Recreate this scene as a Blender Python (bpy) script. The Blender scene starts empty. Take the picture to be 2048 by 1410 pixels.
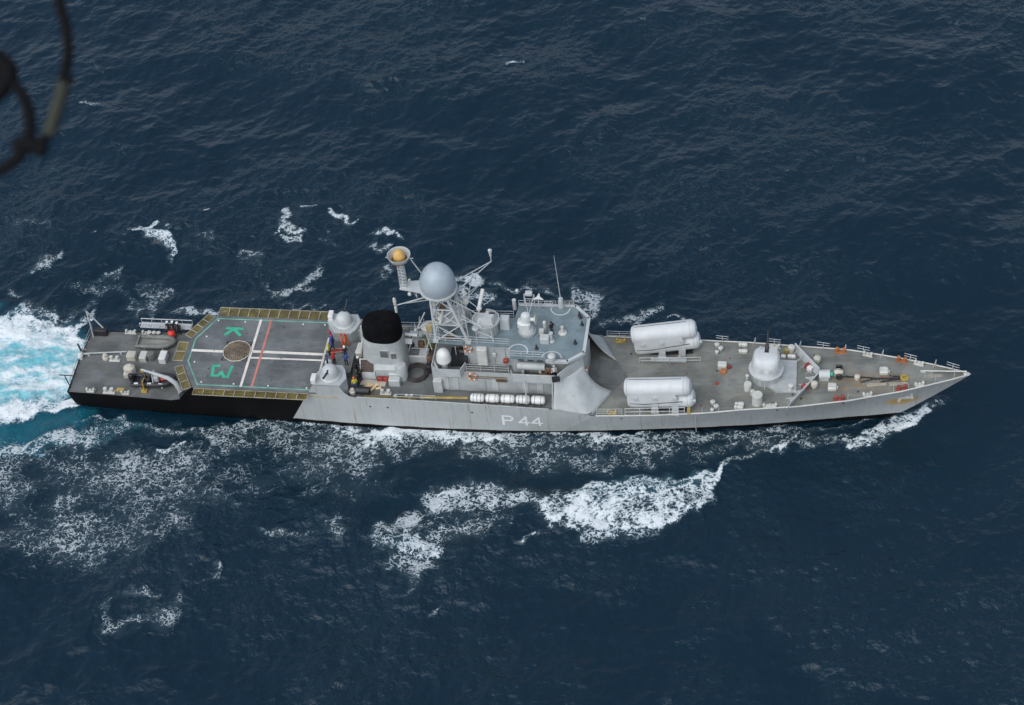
import bpy, bmesh, math, random
import numpy as np
from mathutils import Vector, Matrix

random.seed(7)
R = math.radians
scene = bpy.context.scene
col = scene.collection

# ---------------------------------------------------------------- camera
cam_d = bpy.data.cameras.new('camera')
cam = bpy.data.objects.new('camera', cam_d)
col.objects.link(cam)
_r = Vector((0.98800192, 0.13234484, -0.07960555))
_u = Vector((-0.04281175, 0.72993427, 0.68217529))
_f = Vector((-0.1483892, 0.67058244, -0.72684237))
CAM = Vector((28.9427, -127.1634, 144.5823))
cam.matrix_world = Matrix(((_r.x, _u.x, -_f.x, CAM.x), (_r.y, _u.y, -_f.y, CAM.y),
                           (_r.z, _u.z, -_f.z, CAM.z), (0, 0, 0, 1)))
cam_d.sensor_width = 36.0
cam_d.lens = 36.0 * 3805.4342 / 2048.0
cam_d.clip_start = 0.05
cam_d.clip_end = 30000
cam_d.dof.use_dof = True
cam_d.dof.focus_distance = 193.0
cam_d.dof.aperture_fstop = 4.5
scene.camera = cam

# ---------------------------------------------------------------- sky, sun, exposure
SUN_EL, SUN_AZ = 52.0, 245.0          # azimuth measured from +X (bow) counter-clockwise
world = bpy.data.worlds.new('World')
scene.world = world
world.use_nodes = True
wn, wl = world.node_tree.nodes, world.node_tree.links
wn.clear()
sky = wn.new('ShaderNodeTexSky')
sky.sky_type = 'NISHITA'
sky.sun_disc = False
sky.sun_elevation = R(SUN_EL)
sky.sun_rotation = R(90.0 - SUN_AZ)
sky.air_density = 1.0
sky.dust_density = 2.2
sky.ozone_density = 1.0
hs = wn.new('ShaderNodeHueSaturation')
hs.inputs['Saturation'].default_value = 0.52
bg = wn.new('ShaderNodeBackground')
bg.inputs['Strength'].default_value = 0.13
wo = wn.new('ShaderNodeOutputWorld')
wl.new(sky.outputs['Color'], hs.inputs['Color'])
tint = wn.new('ShaderNodeMix')
tint.data_type = 'RGBA'
tint.blend_type = 'MULTIPLY'
tint.inputs[0].default_value = 1.0
tint.inputs[7].default_value = (0.94, 0.99, 1.045, 1.0)      # cool overcast light
wl.new(hs.outputs['Color'], tint.inputs[6])
wl.new(tint.outputs[2], bg.inputs['Color'])
wl.new(bg.outputs['Background'], wo.inputs['Surface'])

sun_d = bpy.data.lights.new('sun', 'SUN')
sun_d.energy = 1.1
sun_d.angle = R(80)
sun_d.color = (1.0, 0.985, 0.965)
sun = bpy.data.objects.new('sun', sun_d)
col.objects.link(sun)
sd = Vector((math.cos(R(SUN_EL)) * math.cos(R(SUN_AZ)), math.cos(R(SUN_EL)) * math.sin(R(SUN_AZ)), math.sin(R(SUN_EL))))
sun.rotation_euler = sd.to_track_quat('Z', 'Y').to_euler()
sun.location = (0, 0, 120)

vs = scene.view_settings
vs.view_transform = 'Standard'
vs.look = 'None'
vs.exposure = 0.43
vs.gamma = 1.0
vs.use_curve_mapping = False
scene.render.engine = 'CYCLES'
scene.cycles.use_denoising = True
scene.cycles.max_bounces = 4
scene.cycles.diffuse_bounces = 2
scene.cycles.glossy_bounces = 2
scene.cycles.caustics_reflective = False
scene.cycles.caustics_refractive = False

# ---------------------------------------------------------------- material helpers
MATS = {}


class NT:
    """small helper round a material node tree"""
    def __init__(s, name):
        s.m = bpy.data.materials.new(name)
        s.m.use_nodes = True
        s.n, s.l = s.m.node_tree.nodes, s.m.node_tree.links
        s.b = s.n['Principled BSDF']
        s.out = s.n['Material Output']

    def node(s, t, **kw):
        n = s.n.new(t)
        for k, v in kw.items():
            setattr(n, k, v)
        return n

    def put(s, n, inp, v):
        if hasattr(v, 'links') or isinstance(v, bpy.types.NodeSocket):
            s.l.new(v, n.inputs[inp])
        else:
            n.inputs[inp].default_value = v
        return n

    def math(s, op, a, b=None, clamp=False):
        n = s.node('ShaderNodeMath', operation=op, use_clamp=clamp)
        s.put(n, 0, a)
        if b is not None:
            s.put(n, 1, b)
        return n.outputs[0]

    def ramp(s, v, a, b, lo=0.0, hi=1.0, smooth=True):
        n = s.node('ShaderNodeMapRange')
        n.interpolation_type = 'SMOOTHSTEP' if smooth else 'LINEAR'
        s.put(n, 'Value', v)
        for k, q in (('From Min', a), ('From Max', b), ('To Min', lo), ('To Max', hi)):
            s.put(n, k, q)
        return n.outputs['Result']

    def noise(s, vec, scale, detail=4.0, rough=0.55, dist=0.0):
        n = s.node('ShaderNodeTexNoise')
        s.put(n, 'Vector', vec)
        s.put(n, 'Scale', scale)
        s.put(n, 'Detail', detail)
        s.put(n, 'Roughness', rough)
        s.put(n, 'Distortion', dist)
        return n

    def mix(s, f, a, b):
        n = s.node('ShaderNodeMix', data_type='RGBA')
        s.put(n, 0, f)
        s.put(n, 6, a)
        s.put(n, 7, b)
        return n.outputs[2]

    def mapping(s, vec, scale=(1, 1, 1), loc=(0, 0, 0)):
        n = s.node('ShaderNodeMapping')
        s.put(n, 'Vector', vec)
        n.inputs['Scale'].default_value = scale
        n.inputs['Location'].default_value = loc
        return n.outputs[0]

    def coord(s):
        return s.node('ShaderNodeNewGeometry').outputs['Position']

    def bump(s, h, strength=0.3, dist=0.05):
        n = s.node('ShaderNodeBump')
        s.put(n, 'Height', h)
        s.put(n, 'Strength', strength)
        s.put(n, 'Distance', dist)
        s.l.new(n.outputs[0], s.b.inputs['Normal'])
        return n.outputs[0]


def rgb(c):
    return (c[0], c[1], c[2], 1.0)


def paint(name, c, rough=0.55, var=0.12, grime=0.25, grime_c=(0.10, 0.085, 0.06), rust=0.0, streak=False, metal=0.0):
    """weathered paint: tone mottling, grime patches, optional rust and run-down streaks"""
    if name in MATS:
        return MATS[name]
    t = NT(name)
    P = t.coord()
    n1 = t.noise(P, 0.9, 5, 0.6).outputs['Fac']
    n2 = t.noise(t.mapping(P, (1, 1, 0.22)) if streak else P, 2.6, 5, 0.65).outputs['Fac']
    dark = tuple(x * (1 - var * 2.2) for x in c)
    lite = tuple(min(1, x * (1 + var)) for x in c)
    k = t.mix(t.ramp(n1, 0.3, 0.7), rgb(dark), rgb(lite))
    k = t.mix(t.math('MULTIPLY', t.ramp(n2, 0.52, 0.78), grime), k, rgb(grime_c))
    if rust > 0:
        n3 = t.noise(t.mapping(P, (1.2, 1.2, 0.18), (7, 3, 1)), 3.2, 6, 0.7).outputs['Fac']
        k = t.mix(t.math('MULTIPLY', t.ramp(n3, 0.66, 0.8), rust), k, rgb((0.22, 0.085, 0.02)))
    t.l.new(k, t.b.inputs['Base Color'])
    t.put(t.b, 'Roughness', t.ramp(n2, 0.3, 0.7, rough - 0.1, rough + 0.12))
    t.b.inputs['Metallic'].default_value = metal
    t.bump(t.noise(P, 9, 3).outputs['Fac'], 0.12, 0.02)
    MATS[name] = t.m
    return t.m


# ---------------------------------------------------------------- the sea
# foam strokes on the water: (centre line in metres, half widths, cover, solidity, turquoise)
FOAM=[
([(-106.6,-1.9),(-72.0,-0.2),(-55.2,0.6),(-50.8,0.9),(-47.0,1.3)],[10.76,7.36,4.99,4.31,2.95],0.86,0.9,1),
([(-74.4,6.1),(-57.2,6.6),(-53.7,6.5),(-49.4,5.6),(-47.1,4.6)],[2.27,1.42,1.42,1.13,0.68],0.95,0.9,0),
([(-69.1,-7.5),(-53.2,-5.5),(-49.7,-4.3),(-46.4,-3.3)],[1.7,1.02,0.85,0.57],0.95,0.8,0),
([(-55.5,8.6),(-53.7,9.1),(-51.5,7.7),(-53.8,6.8)],[0.79,0.79,0.79,0.79],0.78,0.4,0),
([(-48.0,6.4),(-47.7,7.7),(-47.4,8.3)],[0.51,0.51,0.51],0.8,0.6,0),
([(-67.6,-11.5),(-52.2,-8.5),(-47.8,-6.8),(-45.4,-5.7)],[3.4,2.55,1.98,1.42],0.06,0,0.45),
([(-56.0,-13.1),(-51.4,-11.0),(-48.5,-9.8),(-46.1,-9.0)],[0.91,0.68,0.68,0.45],0.72,0.3,0.3),
([(-46.7,-8.8),(-43.8,-7.6),(-40.4,-6.4),(-36.7,-5.9)],[0.68,0.91,1.02,0.79],0.6,0.2,0.2),
([(-43.0,-6.5),(-35.6,-5.9),(-28.7,-6.1),(-22.8,-6.3)],[0.68,0.79,1.02,1.13],0.52,0.1,0),
([(-29.4,-7.3),(-22.5,-7.6),(-15.4,-7.1),(-9.3,-6.4),(-5.3,-6.0)],[1.59,1.93,2.04,1.7,1.25],0.6,0.15,0),
([(-21.9,-4.6),(-15.8,-5.0),(-10.5,-5.2),(-5.4,-5.2),(-0.3,-5.0),(4.7,-4.7),(9.7,-4.2),(14.7,-3.7)],[0.34,0.45,0.51,0.51,0.45,0.4,0.34,0.23],0.8,0.45,0),
([(-16.2,-5.6),(-12.5,-5.8),(-7.9,-5.7),(-3.8,-5.5),(-0.2,-5.4)],[0.57,0.79,0.91,0.68,0.51],0.86,0.6,0),
([(-34.7,-13.3),(-29.1,-11.0),(-22.0,-10.2),(-13.8,-9.9)],[2.55,2.95,2.83,2.55],0.47,0.02,0),
([(-47.1,-17.4),(-41.9,-15.7),(-36.3,-15.0),(-32.3,-16.3)],[2.27,2.83,2.83,3.12],0.42,0,0),
([(-50.6,-22.6),(-44.8,-21.6),(-38.5,-21.7),(-33.8,-20.5),(-30.2,-18.7)],[1.93,2.27,2.55,2.27,1.47],0.4,0,0),
([(-17.4,-12.1),(-13.2,-12.8),(-9.8,-12.2)],[1.7,1.7,1.42],0.34,0,0),
([(-2.6,-6.8),(2.5,-7.2),(7.6,-7.5),(11.6,-7.9)],[1.7,1.81,1.7,1.25],0.5,0.03,0),
([(-0.2,-5.8),(4.9,-5.8),(9.8,-5.1),(14.8,-4.5),(19.7,-3.7),(24.6,-3.0),(27.5,-2.5)],[0.57,0.74,0.74,0.68,0.68,0.51,0.34],0.62,0.15,0),
([(12.0,-6.6),(15.9,-6.3),(19.8,-6.1),(22.3,-5.6)],[1.59,1.7,1.59,1.02],0.5,0.05,0),
([(5.2,-8.3),(10.2,-8.7),(14.5,-7.7)],[0.79,0.91,0.57],0.36,0,0),
([(23.7,-4.2),(26.6,-4.0),(29.5,-3.1),(32.4,-3.0)],[1.13,1.13,0.74,0.51],0.5,0.1,0),
([(-52.3,-14.5),(-44.2,-13.3),(-35.1,-12.0),(-25.9,-11.1),(-17.8,-10.2)],[4.25,5.38,5.1,4.25,3.12],0.47,0,0),
([(-45.1,-20.4),(-38.1,-19.9),(-31.9,-18.2)],[3.4,3.4,2.83],0.44,0,0),
([(-45.2,-6.3),(-36.8,-5.6),(-28.8,-5.5),(-20.9,-5.2),(-15.7,-5.3)],[0.28,0.34,0.4,0.45,0.4],0.62,0.3,0),
([(-44.0,-13.9),(-44.5,-11.3),(-44.8,-9.4)],[0.17,0.17,0.17],0.5,0,0),
([(-41.4,-15.7),(-40.4,-13.7),(-40.6,-11.1)],[0.17,0.17,0.17],0.45,0,0),
([(-37.8,-9.9),(-37.1,-11.8),(-35.4,-13.7),(-33.4,-14.8)],[0.23,0.23,0.23,0.23],0.5,0.05,0),
([(-35.4,-8.7),(-33.5,-9.1),(-32.7,-7.9)],[0.34,0.34,0.34],0.75,0.4,0),
([(42.8,1.5),(41.9,1.2),(41.2,0.7)],[0.57,0.79,0.74],0.55,0.4,0),
([(41.2,0.7),(40.1,-0.1),(39.0,-1.0)],[0.51,0.68,0.74],0.88,0.65,0),
([(39.2,-0.9),(37.3,-2.2),(35.4,-3.5),(34.2,-4.0)],[0.74,0.79,0.68,0.4],0.82,0.55,0),
([(27.5,-2.8),(31.4,-1.8),(35.3,-0.7),(39.2,0.3)],[0.23,0.23,0.17,0.17],0.6,0.2,0),
([(34.4,-2.7),(32.4,-3.5),(31.0,-4.1)],[0.51,0.45,0.23],0.55,0.2,0),
([(34.4,-3.8),(31.5,-4.0),(28.6,-4.5),(25.2,-5.9),(23.1,-7.5)],[0.45,0.57,0.51,0.4,0.34],0.5,0.15,0),
([(28.8,-3.9),(27.6,-4.8),(26.5,-5.3)],[0.34,0.4,0.23],0.8,0.5,0),
([(25.6,-5.8),(24.9,-6.1)],[0.23,0.17],0.75,0.4,0),
([(22.9,-8.1),(21.3,-10.0),(18.8,-11.5),(15.0,-13.0),(10.7,-13.9),(6.8,-13.7)],[0.17,0.74,1.53,2.15,2.49,1.93],0.82,0.62,0.05),
([(23.2,-7.5),(22.2,-8.9),(20.1,-10.5)],[0.11,0.34,0.57],0.8,0.45,0),
([(21.5,-8.8),(16.2,-10.3),(11.4,-10.9),(8.6,-11.9)],[0.45,0.91,1.13,0.91],0.74,0.5,0.2),
([(15.7,-15.4),(12.4,-16.4),(9.1,-17.0)],[0.91,0.91,0.68],0.6,0.3,0),
([(6.8,-13.6),(3.9,-13.8),(1.4,-13.4),(-1.1,-13.2),(-3.9,-14.4)],[1.93,1.7,1.7,2.04,1.59],0.68,0.35,0.0),
([(0.5,-15.9),(-2.0,-17.3),(-4.4,-17.5)],[1.13,1.13,1.02],0.55,0.2,0),
([(4.8,-17.0),(3.9,-17.7),(3.1,-18.0)],[0.28,0.34,0.17],0.72,0.4,0),
([(-9.5,-19.3),(-8.1,-18.9),(-5.7,-18.5),(-4.1,-19.3)],[0.91,1.47,1.47,0.79],0.72,0.4,0.1),
([(-8.3,-20.8),(-6.2,-21.5),(-6.3,-23.3),(-6.6,-24.1)],[1.25,1.93,1.13,0.57],0.58,0.2,0),
([(-10.3,-17.9),(-8.4,-17.1),(-6.1,-16.4)],[0.79,0.68,0.91],0.55,0.2,0),
([(-17.8,-19.9),(-16.1,-18.6),(-14.3,-17.6),(-13.0,-19.0)],[0.57,1.02,1.25,0.68],0.5,0.1,0),
([(-22.2,-18.1),(-19.9,-19.5),(-17.9,-19.6)],[0.45,0.57,0.45],0.36,0,0),
([(-34.9,-28.3),(-34.2,-27.3),(-31.4,-27.2),(-29.7,-28.2)],[0.57,0.57,0.34,0.4],0.42,0,0),
([(-34.7,-28.9),(-33.0,-30.5),(-30.5,-30.7),(-28.8,-29.9),(-27.8,-28.4),(-28.2,-27.2)],[0.79,0.85,0.68,1.25,0.68,0.45],0.48,0.05,0),
([(-25.1,-22.9),(-24.7,-24.3),(-25.2,-25.6),(-26.2,-25.3)],[0.28,0.34,0.45,0.34],0.48,0.1,0),
([(-3.6,-27.3),(-3.0,-26.3),(-2.5,-25.5)],[0.23,0.45,0.28],0.4,0,0),
([(31.8,-18.3),(32.5,-18.5),(33.1,-18.8)],[0.28,0.4,0.28],0.3,0,0),
([(-61.5,23.6),(-58.9,22.9),(-57.2,23.4)],[0.79,1.02,0.57],0.33,0,0),
([(-50.6,13.2),(-47.4,12.2),(-45.3,13.1)],[0.79,1.02,0.68],0.36,0,0),
([(-59.4,18.7),(-56.9,18.4)],[0.57,0.57],0.3,0,0),
([(-39.4,21.4),(-36.9,20.7)],[0.45,0.57],0.3,0,0),
([(-23.9,22.1),(-21.5,21.4),(-19.9,22.3)],[0.57,0.68,0.45],0.36,0,0),
([(-29.9,15.4),(-27.1,13.3)],[0.45,0.57],0.38,0,0),
([(-33.8,12.9),(-30.6,13.5)],[0.45,0.57],0.34,0,0),
([(-12.8,14.0),(-10.5,13.4),(-8.3,13.5)],[0.57,0.79,0.57],0.42,0,0),
([(-0.5,16.2),(1.8,15.6),(3.6,14.2)],[0.57,0.68,0.57],0.42,0,0),
([(-62.2,33.1),(-58.7,32.0)],[0.45,0.45],0.24,0,0),
([(-51.9,36.3),(-49.8,35.5)],[0.34,0.34],0.22,0,0),
([(1.9,18.7),(3.7,18.0)],[0.45,0.45],0.28,0,0),
([(-46.0,22.3),(-44.9,22.7),(-44.3,23.3)],[0.17,0.34,0.34],0.8,0.5,0),
([(-44.6,23.2),(-43.0,22.2),(-41.7,20.8),(-41.0,19.5),(-40.8,17.9)],[0.45,0.62,0.51,0.34,0.28],0.8,0.5,0.15),
([(-55.5,14.9),(-54.5,16.5),(-53.2,18.1)],[0.57,1.25,0.68],0.58,0.2,0),
([(-48.4,13.7),(-46.6,14.6),(-45.2,15.8)],[0.45,0.79,0.4],0.45,0.1,0),
([(-43.6,13.2),(-41.0,12.1),(-39.4,13.4)],[0.57,1.25,0.79],0.5,0.1,0),
([(-40.4,11.8),(-39.6,9.9)],[0.91,0.51],0.55,0.2,0),
([(-29.7,23.5),(-29.1,25.6),(-28.3,23.9),(-27.0,23.2)],[0.45,0.51,0.51,0.51],0.75,0.4,0),
([(-28.9,22.7),(-27.4,22.3),(-26.9,23.4)],[0.4,0.45,0.34],0.65,0.3,0),
([(-27.2,26.9),(-26.2,27.6)],[0.4,0.28],0.55,0.2,0),
([(-24.0,26.8),(-22.9,26.4),(-21.8,25.7)],[0.23,0.34,0.17],0.72,0.4,0),
([(-19.7,23.7),(-18.6,24.3),(-17.5,24.5)],[0.17,0.28,0.23],0.72,0.4,0),
([(-17.5,24.5),(-15.9,24.0),(-14.8,23.1)],[0.28,0.34,0.17],0.7,0.4,0),
([(-18.5,22.4),(-17.5,21.8),(-16.9,22.9)],[0.34,0.45,0.28],0.5,0.1,0),
([(-22.0,24.2),(-21.2,23.1)],[0.28,0.28],0.45,0,0),
([(-27.9,14.1),(-26.2,14.1),(-25.3,15.3),(-24.2,16.5)],[0.45,0.68,0.68,0.79],0.52,0.1,0),
([(-26.1,14.9),(-24.0,14.2)],[0.45,0.45],0.45,0.1,0),
([(-33.1,19.2),(-31.8,18.9),(-30.8,18.2)],[0.34,0.57,0.45],0.45,0.1,0),
([(-37.2,10.6),(-35.6,11.0),(-33.4,11.2)],[0.34,0.51,0.57],0.75,0.4,0),
([(-26.9,10.8),(-24.6,11.7),(-22.5,12.7)],[0.23,0.28,0.23],0.4,0,0),
([(-3.8,16.2),(-2.4,16.1),(-0.9,15.3)],[0.34,0.45,0.4],0.74,0.4,0.1),
([(-8.0,16.6),(-6.7,17.3),(-5.2,16.4)],[0.57,0.85,0.57],0.85,0.5,0),
([(-8.5,14.7),(-6.3,14.4),(-3.7,13.8)],[0.57,0.96,0.96],0.68,0.3,0),
([(4.9,16.5),(6.4,15.1),(7.1,11.4),(6.3,11.3)],[0.57,1.08,0.79,0.57],0.68,0.25,0),
([(5.3,13.5),(7.5,12.9)],[0.91,0.68],0.68,0.25,0),
([(8.8,10.4),(10.3,11.2),(11.6,11.6)],[0.79,1.02,0.79],0.68,0.2,0),
([(11.4,11.6),(12.5,12.8),(13.8,14.0)],[0.68,0.79,0.57],0.68,0.2,0),
([(15.2,12.1),(16.2,12.5),(17.1,12.2)],[0.17,0.28,0.23],0.8,0.4,0),
([(-59.9,44.3),(-57.8,44.9),(-55.1,44.3)],[0.28,0.51,0.4],0.42,0,0),
([(-60.6,53.1),(-59.3,52.1),(-57.4,51.2)],[0.34,0.28,0.17],0.36,0,0),
([(-7.6,54.6),(-6.8,55.3),(-5.8,55.0)],[0.17,0.28,0.23],0.72,0.4,0),
([(-9.7,56.5),(-8.3,56.3)],[0.17,0.17],0.5,0.1,0),
([(-5.1,57.0),(-4.5,56.5)],[0.11,0.11],0.5,0.1,0),
([(8.2,63.2),(9.1,63.7),(10.2,64.5)],[0.28,0.34,0.23],0.33,0,0),
([(25.2,36.0),(27.2,36.1)],[0.11,0.11],0.4,0.1,0),
([(-7.9,32.9),(-6.4,32.8)],[0.34,0.34],0.3,0,0),
([(-16.0,16.6),(-15.1,17.8),(-15.7,19.3)],[0.4,0.45,0.34],0.5,0.1,0),
([(-66.9,25.1),(-65.1,26.9)],[0.57,0.68],0.5,0.1,0),
([(-38.5,26.0),(-38.0,26.2)],[0.17,0.17],0.6,0.2,0),
([(-50.7,21.5),(-49.8,21.7)],[0.17,0.17],0.7,0.3,0),
([(-47.6,22.2),(-46.7,21.8)],[0.23,0.23],0.5,0.1,0),
([(-57.6,11.6),(-56.2,10.9)],[0.57,0.79],0.36,0,0),
([(-45.1,12.3),(-43.6,11.2),(-42.1,10.9)],[0.4,0.45,0.45],0.42,0,0),
([(-50.2,8.2),(-48.8,9.4),(-47.9,10.2)],[0.79,0.79,0.57],0.42,0.1,0),
([(-38.2,7.7),(-40.7,8.7)],[0.57,0.45],0.4,0.1,0),
([(46.1,63.7),(45.7,61.8)],[0.17,0.17],0.35,0,0),
([(33.6,58.5),(33.9,58.3)],[0.11,0.11],0.4,0.1,0),
([(-27.4,36.4),(-26.6,36.0)],[0.11,0.11],0.35,0,0),
([(-45.2,29.9),(-44.7,30.2)],[0.11,0.11],0.4,0,0),
]
SP = 0.155
xd = np.arange(-84.0, 62.0, SP)
yd = np.arange(-50.0, 80.0, SP)
NX, NY = len(xd), len(yd)


def ocean(nx, ny, sp, V, wdir, seed, lmin, lmax, hs, spread):
    rng = np.random.default_rng(seed)
    kx = 2 * np.pi * np.fft.fftfreq(nx, sp)[:, None]
    ky = 2 * np.pi * np.fft.fftfreq(ny, sp)[None, :]
    k = np.sqrt(kx * kx + ky * ky)
    k[0, 0] = 1e-6
    Lw = V * V / 9.81
    ct = (kx * math.cos(wdir) + ky * math.sin(wdir)) / k
    ph = np.exp(-1.0 / (k * Lw) ** 2) / k ** 4 * (np.abs(ct) ** spread + 0.06)
    ph *= np.exp(-(k * lmin) ** 2 / 40.0) * (k > 2 * np.pi / lmax)
    ph = np.where(ct < 0, ph * 0.12, ph)
    a = np.sqrt(ph) * (rng.normal(size=k.shape) + 1j * rng.normal(size=k.shape))
    a[0, 0] = 0
    h = np.fft.ifft2(a)
    s = hs / 4.0 / h.real.std()
    dx = np.fft.ifft2(-1j * kx / k * a).real * s
    dy = np.fft.ifft2(-1j * ky / k * a).real * s
    return h.real * s, dx, dy


WD = math.radians(112)
h1, dx1, dy1 = ocean(NX, NY, SP, 8.0, WD, 3, 0.5, 70, 1.22, 1.0)
h2, dx2, dy2 = ocean(NX, NY, SP, 3.2, WD + 0.5, 11, 0.3, 9, 0.26, 1.2)

gx, gy = np.meshgrid(xd, yd, indexing='ij')
cover = np.zeros((NX, NY))
solid = np.zeros((NX, NY))
turq = np.zeros((NX, NY))
lift = np.zeros((NX, NY))
rngw = np.random.default_rng(5)


def smooth_noise(seed, scale, ax=1.0):
    """band-limited noise field, about -1..1"""
    r = np.random.default_rng(seed).normal(size=(NX, NY))
    kx = np.fft.fftfreq(NX, SP)[:, None]
    ky = np.fft.fftfreq(NY, SP)[None, :]
    f = np.exp(-((kx * kx * ax * ax + ky * ky) * scale * scale) * 9)
    n = np.fft.ifft2(np.fft.fft2(r) * f).real
    return n / n.std()


w1, w2, w3, w4 = smooth_noise(1, 2.2), smooth_noise(2, 2.2), smooth_noise(3, 0.6), smooth_noise(4, 0.6)
w5, w6 = smooth_noise(5, 0.22), smooth_noise(6, 0.22)
wx = gx + w1 * 0.42 + w3 * 0.28
wy = gy + w2 * 0.42 + w4 * 0.28
blot = smooth_noise(9, 1.4)


def worley(X, Y, cell, seed):
    """distance to the nearest cell border of a jittered grid of points"""
    u, v = X / cell, Y / cell
    iu, iv = np.floor(u).astype(np.int64), np.floor(v).astype(np.int64)
    f1 = np.full(u.shape, 9.0)
    f2 = np.full(u.shape, 9.0)
    for a in (-1, 0, 1):
        for b in (-1, 0, 1):
            cu, cv = iu + a, iv + b
            hh = (cu * 374761393 + cv * 668265263 + seed * 982451653) & 0x7fffffff
            hh = ((hh ^ (hh >> 13)) * 1274126177) & 0x7fffffff
            jx = (hh & 1023) / 1023.0
            jy = ((hh >> 10) & 1023) / 1023.0
            d = np.hypot(cu + jx - u, cv + jy - v)
            f2 = np.where(d < f1, f1, np.minimum(f2, d))
            f1 = np.minimum(f1, d)
    return f2 - f1


def flat(a):
    """spread values evenly over 0..1 so that a threshold equals a share of area"""
    s = np.sort(a.ravel()[::37])
    return np.interp(a, s, np.linspace(0, 1, len(s)))


lx = gx + w3 * 0.30 + w5 * 0.16
ly = gy + w4 * 0.30 + w6 * 0.16
lace = (0.50 * flat(worley(lx * 0.85, ly * 1.15, 2.1, 1)) + 0.55 * flat(worley(lx * 0.85, ly * 1.2, 0.95, 2)) +
        0.16 * flat(smooth_noise(21, 0.35)) + 0.10 * flat(smooth_noise(22, 0.12)) + 0.26 * flat(smooth_noise(23, 1.2)))
lace = flat(lace)
cell = flat(0.50 * flat(smooth_noise(31, 0.55)) + 0.45 * flat(smooth_noise(32, 0.2)) + 0.55 * flat(worley(lx, ly, 0.9, 5)) + 0.4 * flat(smooth_noise(33, 0.09)))
wake = flat(0.75 * flat(smooth_noise(41, 1.0, 4.0)) + 0.65 * flat(smooth_noise(42, 0.4, 3.2)) + 0.4 * flat(smooth_noise(43, 0.15, 2.2)) + 0.2 * flat(worley(lx * 0.6, ly, 0.8, 7)))
gust = flat(smooth_noise(51, 7.0) + 0.6 * smooth_noise(52, 3.0))
for pts, hw, cv, so, tq in FOAM:
    px = [p[0] for p in pts]
    py = [p[1] for p in pts]
    m = max(hw) * 2.6 + 2.5
    i0, i1 = np.searchsorted(xd, [min(px) - m, max(px) + m])
    j0, j1 = np.searchsorted(yd, [min(py) - m, max(py) + m])
    if i1 <= i0 or j1 <= j0:
        continue
    X, Y = wx[i0:i1, j0:j1], wy[i0:i1, j0:j1]
    best = np.full(X.shape, 9.0)
    for a in range(len(pts) - 1):
        ax, ay, bx, by = px[a], py[a], px[a + 1], py[a + 1]
        ex, ey = bx - ax, by - ay
        t = np.clip(((X - ax) * ex + (Y - ay) * ey) / max(ex * ex + ey * ey, 1e-6), 0, 1)
        d = np.hypot(X - ax - t * ex, Y - ay - t * ey)
        w = hw[a] + t * (hw[a + 1] - hw[a])
        best = np.minimum(best, d / np.maximum(w, 0.05))
    cv = cv * (1.14 if so < 0.3 else 1.0)
    soft = np.clip((1.75 - best) / (1.35 if so < 0.5 else 0.95), 0, 1)
    b = np.clip(1.0 + 0.14 * blot[i0:i1, j0:j1] * (1.2 - so), 0.4, 1.6)
    cover[i0:i1, j0:j1] = np.maximum(cover[i0:i1, j0:j1], cv * soft * b)
    solid[i0:i1, j0:j1] = np.maximum(solid[i0:i1, j0:j1], so * np.minimum(soft * 1.3, 1))
    turq[i0:i1, j0:j1] = np.maximum(turq[i0:i1, j0:j1], tq * soft)
    lift[i0:i1, j0:j1] = np.maximum(lift[i0:i1, j0:j1], so * soft * 0.24)
nfo = lace * (1 - solid) + cell * solid
wk = np.clip(turq * 1.2 - 0.2, 0, 1) * np.clip(solid, 0, 1)
nfo = nfo * (1 - wk) + wake * wk
foam = np.where(cover > 0.02, cover - nfo, -1.0)
# calmer water in the lee of the hull and close to it
dsh = np.maximum(np.abs(gx) - 46, 0) + np.maximum(np.abs(gy) - 4.0, 0)
calm = 0.55 + 0.45 * np.clip(dsh / 14.0, 0, 1)
hz = (h1 + h2 * (0.5 + 1.0 * gust)) * calm + lift * (0.75 + 0.5 * w3 * 0.5 + 0.2 * w4)
ox = -0.85 * (dx1 + dx2) * calm
oy = -0.85 * (dy1 + dy2) * calm
hz = np.minimum(hz, 1.6)

# stretch the sheet to the horizon with growing cells round the detailed patch
grow = np.cumsum(0.3 * 1.33 ** np.arange(36))
xs = np.concatenate([xd[0] - grow[::-1], xd, xd[-1] + grow])
ys = np.concatenate([yd[0] - grow[::-1], yd, yd[-1] + grow])
G = len(grow)
mx, my = len(xs), len(ys)
ix = np.arange(mx) - G
iy = np.arange(my) - G
fade = (np.clip(1 - np.maximum(np.maximum(-ix, ix - NX + 1), 0) / 9.0, 0, 1)[:, None] *
        np.clip(1 - np.maximum(np.maximum(-iy, iy - NY + 1), 0) / 9.0, 0, 1)[None, :])


def ext(a):
    return a[np.clip(ix, 0, NX - 1)[:, None], np.clip(iy, 0, NY - 1)[None, :]] * fade


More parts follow.
